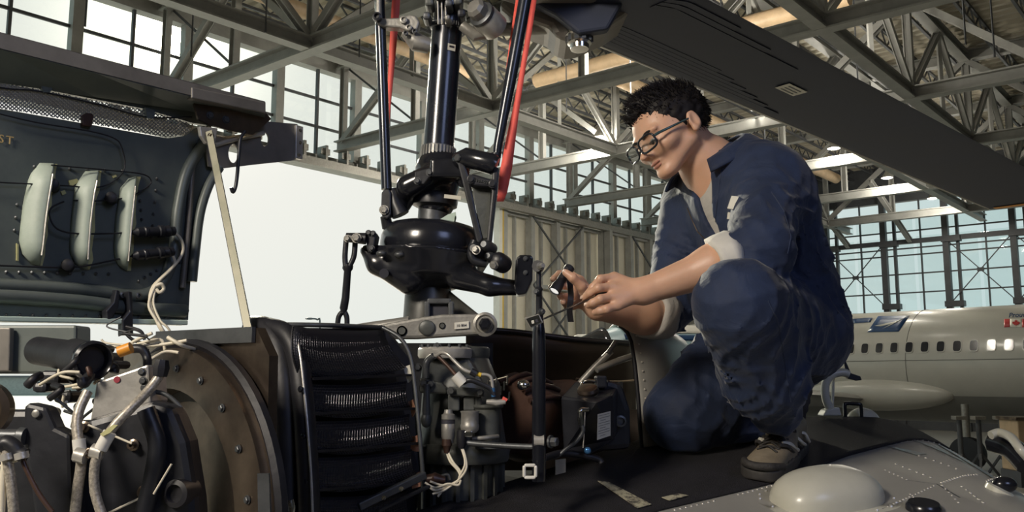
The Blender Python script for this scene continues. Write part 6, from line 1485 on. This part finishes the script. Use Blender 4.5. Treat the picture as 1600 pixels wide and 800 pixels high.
# ------------------------------------------------------------------ what he holds
fl_t, fl_l = P(891, 417, 1.985), P(866, 455, 1.955); fd = (fl_l - fl_t).normalized(); FLn = (fl_l - fl_t).length
tor = thing('flashlight', fl_l, 'small black metal flashlight held upright in his far hand', 'flashlight')
m = MB(); m.lathe([(.009, 0), (.0115, .002), (.0115, .012), (.0100, .014), (.0100, FLn * .62), (.0112, FLn * .66), (.0128, FLn * .80), (.0132, FLn), (.0112, FLn + .001), (.0108, FLn - .004), (.0004, FLn - .005)], fl_t, fd, 24); m.build('barrel', M['black_satin'], tor, smooth=35)
m = MB(); m.lathe([(.0108, FLn - .0035), (.0108, FLn - .0025), (.0004, FLn - .0020)], fl_t, fd, 20); m.build('lens', material('torch lens', (.6, .6, .58), .15, emit=((1, .98, .92), .8)), tor)
for k in range(6): m = MB(); m.lathe([(.0103, .018 + k * .004), (.0106, .019 + k * .004), (.0106, .0205 + k * .004), (.0103, .0215 + k * .004)], fl_t, fd, 20, caps=False); m.build('grip_ring', M['rubber'], tor)
m = MB(); q = curve_pts([P(889, 432, 2.005), P(892, 460, 1.975), P(890, 485, 1.97), P(892, 503, 1.97)], 6)
m.add([p + Vector((-.0065, 0, 0)) for p in q] + [p + Vector((.0065, .004, 0)) for p in q], [(i, i + 1, i + 1 + len(q), i + len(q)) for i in range(len(q) - 1)]); m.build('wrist_strap', M['rubber'], tor, solid=.002)
mir = thing('inspection_mirror', P(838, 502, 1.80), 'small square inspection mirror on a thin metal rod, resting against the control tube', 'mirror')
MB().tube([P(936, 459, 1.905), P(905, 474, 1.885), P(850, 498, 1.83)], [.0034, .0024, .0020], 8).build('rod', M['chrome'], mir, smooth=60)
MB().tube([P(985, 452, 1.93), P(930, 462, 1.90)], .0045, 10).build('handle', M['black_satin'], mir, smooth=40)
m = MB(); m.pixprism([(819, 497), (842, 490), (849, 504), (828, 513)], 1.66, .003); m.build('mirror_plate', M['cast'], mir, bevel=.001)
m = MB(); m.pixprism([(822, 498), (841, 492), (846, 503), (829, 511)], 1.6585, .001); m.build('mirror_glass', M['chrome'], mir)
MB().tube([P(850, 498, 1.83), P(846, 499, 1.74), P(840, 501, 1.665)], [.002, .003, .003], 8).build('swivel', M['chrome'], mir, smooth=60)
for k, (a, b) in enumerate(((832, 503), (838, 501))):
    m = MB(); m.pixprism([(a - 2, b - 2), (a + 2, b - 3), (a + 3, b + 2), (a - 1, b + 3)], 1.657, .0005); m.build('painted_reflection', M['ink'] if k else M['paper'], mir)  # reflection in the mirror, painted as one pale and one dark bit

# fingernails
M['nail'] = material('fingernail', (0.66, 0.47, 0.38), .3)
for ch in Lf[:3] + [Rt]:
    a, b = Vector(ch[-2]), Vector(ch[-1]); d = (b - a).normalized(); n_ = (Vector((-.15, -1, .55)) - d * Vector((-.15, -1, .55)).dot(d)).normalized(); s_ = d.cross(n_)
    MB().ell(b + d * .0015 + n_ * .0062, (.0042, .0058, .0014), (s_, d, n_), 12, 8).build('fingernail', M['nail'], person, smooth=180)
# ------------------------------------------------------------------ the airliner beyond
AD = Vector((.653, -.757, 0)).normalized(); AN = Vector((-.757, -.653, 0)).normalized()      # along, and towards us
A0 = Vector((11.6, 31.0, 0)); AZ, AR = 3.22, 1.88
axis0 = A0 - AN * math.sqrt(AR ** 2 - .6 ** 2)
air = thing('airliner', (axis0.x, axis0.y, 0), 'white airliner with a row of windows and a blue emblem parked behind the mechanic', 'airplane')
M['liner'] = material('white airliner paint', (0.44, 0.43, 0.385), 0.32, 0.0, 0.06, .6, coat=.2)
M['liner_blue'] = material('airline blue', (0.010, 0.045, 0.13), 0.35)
M['belly'] = material('grey belly paint', (0.20, 0.195, 0.18), 0.35, 0, .08, .6)
M['cabin'] = material('dark cabin window', (0.012, 0.014, 0.020), 0.12)
M['leafred'] = material('flag red', (0.42, 0.03, 0.03), 0.45)
fz = MB(); rings = []
for t, r, dz in ((-12.6, .15, -.5), (-12.2, .7, -.4), (-11, 1.25, -.2), (-9, 1.72, -.05), (-7.5, AR, 0), (14, AR, 0), (19, 1.5, .3), (24, .8, .75), (28, .25, .95)):
    c = axis0 + AD * t + UP * (AZ + dz); rings.append([c + AN * (r * math.cos(2 * math.pi * k / 72)) + UP * (r * math.sin(2 * math.pi * k / 72)) for k in range(72)])
fus = fz.rings(rings).build('fuselage', M['liner'], air, smooth=60)
# belly paint band as a shell just proud of the lower skin
m = MB(); m.grid(lambda u, v: axis0 + AD * (-7.5 + 21 * u) + UP * AZ + (AN * math.cos(R(-32 - 58 * v)) + UP * math.sin(R(-32 - 58 * v))) * (AR + .008), 4, 20); m.build('belly_band', M['belly'], air, smooth=180)
def FS(px, py, lift=.012):
    o = Vector((0, 0, CAM_Z)); d = (P(px, py, 1) - o).normalized(); q = o - axis0 - UP * AZ
    d2 = d - AD * d.dot(AD); q2 = q - AD * q.dot(AD); a = d2.dot(d2); b = 2 * d2.dot(q2); c = q2.dot(q2) - (AR + lift) ** 2
    t = (-b - math.sqrt(max(b * b - 4 * a * c, 0))) / (2 * a); return o + d * t
# windows: a frame, a pane; shared mesh
wp = FS(1329.5, 545, 0); 
wz = wp.z; ang = math.asin(min(1, (wz - AZ) / AR))
def win_parts(c):
    nrm = AN * math.cos(ang) + UP * math.sin(ang); upw = UP * math.cos(ang) - AN * math.sin(ang); ring = []
    outl = [(math.copysign(abs(math.cos(a)) ** .5, math.cos(a)), math.copysign(abs(math.sin(a)) ** .55, math.sin(a))) for a in [2 * math.pi * k / 24 for k in range(24)]]
    m = MB(); m.prism([(x * .145, y * .20) for x, y in outl], c, AD, upw, .02); f_ = m.build('window_frame', M['liner'], air)
    m = MB(); m.prism([(x * .118, y * .168) for x, y in outl], c, AD, upw, .03); p_ = m.build('window_pane', M['cabin'], air)
    return f_, p_
base_c = axis0 + AD * ((wp - axis0).dot(AD)) + UP * AZ + (AN * math.cos(ang) + UP * math.sin(ang)) * (AR + .002)
wf, wpn = win_parts(base_c)
for i in range(-12, 20):
    if i: copy_at(wf, AD * (.508 * i), air); copy_at(wpn, AD * (.508 * i), air)
for i in (7, 9, 10):       # pulled shades
    m = MB(); m.box(base_c + AD * (.508 * i) + (AN * math.cos(ang) + UP * math.sin(ang)) * .012 - UP * .02, (.16, .012, .2), (AD, AN * math.cos(ang) + UP * math.sin(ang), UP * math.cos(ang) - AN * math.sin(ang))); m.build('window_shade', M['paper'], air)
def decal(quad, name, mat, n=4, lift=.014):
    (a, b, c, d) = quad
    m = MB(); m.grid(lambda u, v: FS((a[0] * (1 - u) + b[0] * u) * (1 - v) + (d[0] * (1 - u) + c[0] * u) * v, (a[1] * (1 - u) + b[1] * u) * (1 - v) + (d[1] * (1 - u) + c[1] * u) * v, lift), 6, n); return m.build(name, mat, air, smooth=180, solid=.004)
decal([(1372, 494), (1421, 493), (1404, 518), (1355, 519)], 'emblem', M['liner_blue'])
decal([(1378, 514), (1402, 501), (1411, 498), (1394, 507)], 'emblem_streak', M['liner'], 2, .022); decal([(1366, 509), (1400, 502), (1402, 504), (1376, 510)], 'emblem_streak', M['liner'], 2, .022)
decal([(1330, 498), (1338, 498), (1326, 520), (1318, 521)], 'letter_stroke', M['liner_blue']); decal([(1334, 498), (1364, 496), (1360, 503), (1334, 505)], 'letter_stroke', M['liner_blue'])
decal([(1306, 499), (1314, 499), (1302, 521), (1294, 521)], 'letter_stroke', M['liner_blue'])
for a, b in ((1569, 1578), (1597, 1607)): decal([(a, 498.5), (b, 498), (b, 511), (a, 511.5)], 'flag_bar', M['leafred'], 2)
decal([(1578, 498), (1597, 498), (1597, 511), (1578, 511)], 'flag_field', M['paper'], 2, .010)
leaf = [(0, 1), (.15, .62), (.36, .72), (.28, .22), (.55, .45), (.62, .28), (.95, .32), (.82, .02), (.95, -.08), (.48, -.42), (.53, -.6), (.07, -.52), (.05, -.95), (-.05, -.95), (-.07, -.52), (-.53, -.6), (-.48, -.42), (-.95, -.08), (-.82, .02), (-.95, .32), (-.62, .28), (-.55, .45), (-.28, .22), (-.36, .72), (-.15, .62)]
m = MB(); m.add([FS(1587.5 + 6.5 * x, 504.5 - 5.6 * y, .03) for x, y in leaf] , [tuple(range(len(leaf)))]); m.build('maple_leaf', M['leafred'], air, solid=.004)
lettering('slogan', 'Proudly', .20, FS(1576, 496, .03), AD, UP, M['liner_blue'], air, .004, shear=.25, bold=.004)
for k, t in enumerate((2.0, 7.6, -3)):
    m = MB(); m.tube([axis0 + AD * t + UP * AZ + (AN * math.cos(a) + UP * math.sin(a)) * (AR + .002) for a in [R(-80 + 170 * i / 24) for i in range(25)]], .012, 4); m.build('skin_joint', M['belly'], air)
m = MB(); m.tube([axis0 + AD * (-7.5) + UP * AZ + (AN * math.cos(R(4)) + UP * math.sin(R(4))) * (AR + .002), axis0 + AD * 14 + UP * AZ + (AN * math.cos(R(4)) + UP * math.sin(R(4))) * (AR + .002)], .012, 4); m.build('skin_joint', M['belly'], air)
# wing root fairing, wing, landing gear
fcx = FS(1370, 622, 0); c = axis0 + AD * (fcx - axis0).dot(AD) + AN * 1.55 + UP * 2.25
MB().ell(c, (2.6, .55, .55), (AD, AN, UP), 36, 18).build('wing_fairing', M['liner'], air, smooth=180)
rings = []
for s, ch, off, z in ((0, 5.2, -2.6, 2.05), (2.5, 4.4, -2.2, 2.2), (5.5, 3.2, -1.6, 2.35)):
    o = axis0 + AN * (1.3 + s) + AD * (off + 0.6); ring = []
    for k in range(16):
        a = 2 * math.pi * k / 16; ring.append(o + AD * (-ch / 2 * math.cos(a)) + UP * (z + .055 * ch * math.sin(a)))
    rings.append(ring)
MB().rings(rings).build('wing', M['belly'], air, smooth=60)
for t in (-8, 4):
    o = axis0 + AD * t
    for s in ((-2.4, 2.4) if t > 0 else (-.3, .3)):
        MB().cyl(o + AN * s + UP * 2.0, o + AN * s + UP * .5, .11, n=12).build('gear_leg', M['cast'], air, smooth=40)
        m = MB(); m.lathe([(.2, -.18), (.50, -.16), (.52, 0), (.50, .16), (.2, .18)], o + AN * s + UP * .52, AN, 28); m.build('wheel', M['rubber'], air, smooth=40)
rings = []
for ch, off, z in ((4.6, 23, AZ + 1.3), (2.0, 26.2, AZ + 7.5)):
    ring = []
    for k in range(14):
        a = 2 * math.pi * k / 14; ring.append(axis0 + AD * (off - ch / 2 * math.cos(a)) + AN * (.10 * ch / 2 * math.sin(a)) + UP * z)
    rings.append(ring)
MB().rings(rings).build('tail_fin', M['liner_blue'], air, smooth=60)

# ---- small pale blue aircraft near the closed doors, white cart
bl0 = P(1005, 560, 27.0); sj = thing('light_aircraft', (bl0.x, bl0.y, 0), 'small pale blue and white aircraft seen just over the engine bay wall', 'airplane')
JD = Vector((.94, .34, 0)).normalized(); JN = Vector((.34, -.94, 0))
M['paleblue'] = material('pale blue paint', (0.36, 0.50, 0.56), .35, 0, .05, 1)
rings = []
for t, r in ((-3.1, .05), (-2.8, .3), (-2.0, .62), (-1.0, .82), (.5, .92), (2.0, .92), (3.4, .6), (4.6, .2)):
    c = Vector((bl0.x, bl0.y, 0)) + JD * t + UP * (3.45 + (.2 if t > 3 else 0) - max(0, -t - 1) * .12); rings.append([c + JN * (r * math.cos(2 * math.pi * k / 28)) + UP * (r * math.sin(2 * math.pi * k / 28)) for k in range(28)])
MB().rings(rings).build('fuselage', M['paleblue'], sj, smooth=60)
m = MB(); c0_ = Vector((bl0.x, bl0.y, 3.45)); m.grid(lambda u, v: c0_ + JD * (-.9 + 2.8 * u) + (JN * math.cos(R(45 + 90 * v)) + UP * math.sin(R(45 + 90 * v))) * .935, 10, 10); m.build('white_top', M['white'], sj, smooth=180, solid=.01)
m = MB(); m.grid(lambda u, v: c0_ + JD * (-2.3 + .9 * u) + (JN * math.cos(R(25 + 60 * v)) + UP * math.sin(R(25 + 60 * v))) * (.56 + .27 * u) - UP * (.16 * (1 - u)), 6, 6); m.build('windscreen', M['cabin'], sj, smooth=180, solid=.01)
m = MB(); m.grid(lambda u, v: c0_ + JD * (-1 + 2.9 * u) + (JN * math.cos(R(28 + 12 * v)) + UP * math.sin(R(28 + 12 * v))) * .938, 10, 3); m.build('stripe', M['liner_blue'], sj, smooth=180, solid=.008)
for t, s in ((-1.6, 0), (1.8, 1.0), (1.8, -1.0)):
    o = Vector((bl0.x, bl0.y, 0)) + JD * t + JN * s; MB().cyl(o + UP * 3.1, o + UP * .3, .06, n=10).build('gear_leg', M['cast'], sj)
    m = MB(); m.lathe([(.1, -.08), (.30, -.07), (.30, .07), (.1, .08)], o + UP * .3, JN, 20); m.build('wheel', M['rubber'], sj, smooth=40)
cc = P(909, 524, 30.0); ct_ = thing('ground_cart', (cc.x, cc.y, 0), 'white rounded ground power cart in front of the closed doors', 'cart')
m = MB(); m.box((cc.x, cc.y, 2.2), (.62, 1.6, 4.0)); m.build('cart_body', M['white'], ct_, bevel=.12)
for s in (-1, 1):
    for q in (-.5, .5): m = MB(); m.lathe([(.1, -.06), (.26, -.06), (.26, .06), (.1, .06)], (cc.x + .3 * s, cc.y + q, .26), (1, 0, 0), 18); m.build('wheel', M['rubber'], ct_, smooth=40)
# ---- ground gear under the airliner at the far right
tg = P(1590, 664, 24.0); t = thing('crate', (tg.x, tg.y, 0), 'tan equipment crate under the airliner at the far right', 'crate')
MB().box((tg.x + .2, tg.y, 1.05), (.9, .9, 1.3)).build('crate_body', M['duct'], t, bevel=.03); MB().box((tg.x + .2, tg.y, 1.74), (1.0, 1.0, .08)).build('crate_lid', M['bronze'], t); MB().box((tg.x + .2, tg.y, .2), (.95, .95, .4)).build('crate_pallet', M['steel_dark'], t)
for k, px_ in enumerate((1500, 1530, 1565)):
    q = P(px_, 680, 26.0); t = thing('wheel_stand', (q.x, q.y, 0), 'dark tripod wheel stand under the airliner, ' + ('left', 'middle', 'right')[k] + ' of three', 'stand', 'stands under the airliner')
    MB().cyl((q.x, q.y, .5), (q.x, q.y, 1.6), .07, n=10).build('post', M['steel_dark'], t)
    for a in (0, 2.1, 4.2): MB().beam((q.x, q.y, .7), (q.x + .5 * math.cos(a), q.y + .5 * math.sin(a), .04), .06, .06).build('leg', M['steel_dark'], t)
    MB().box((q.x, q.y, 1.66), (.3, .3, .1)).build('pad', M['cast'], t)
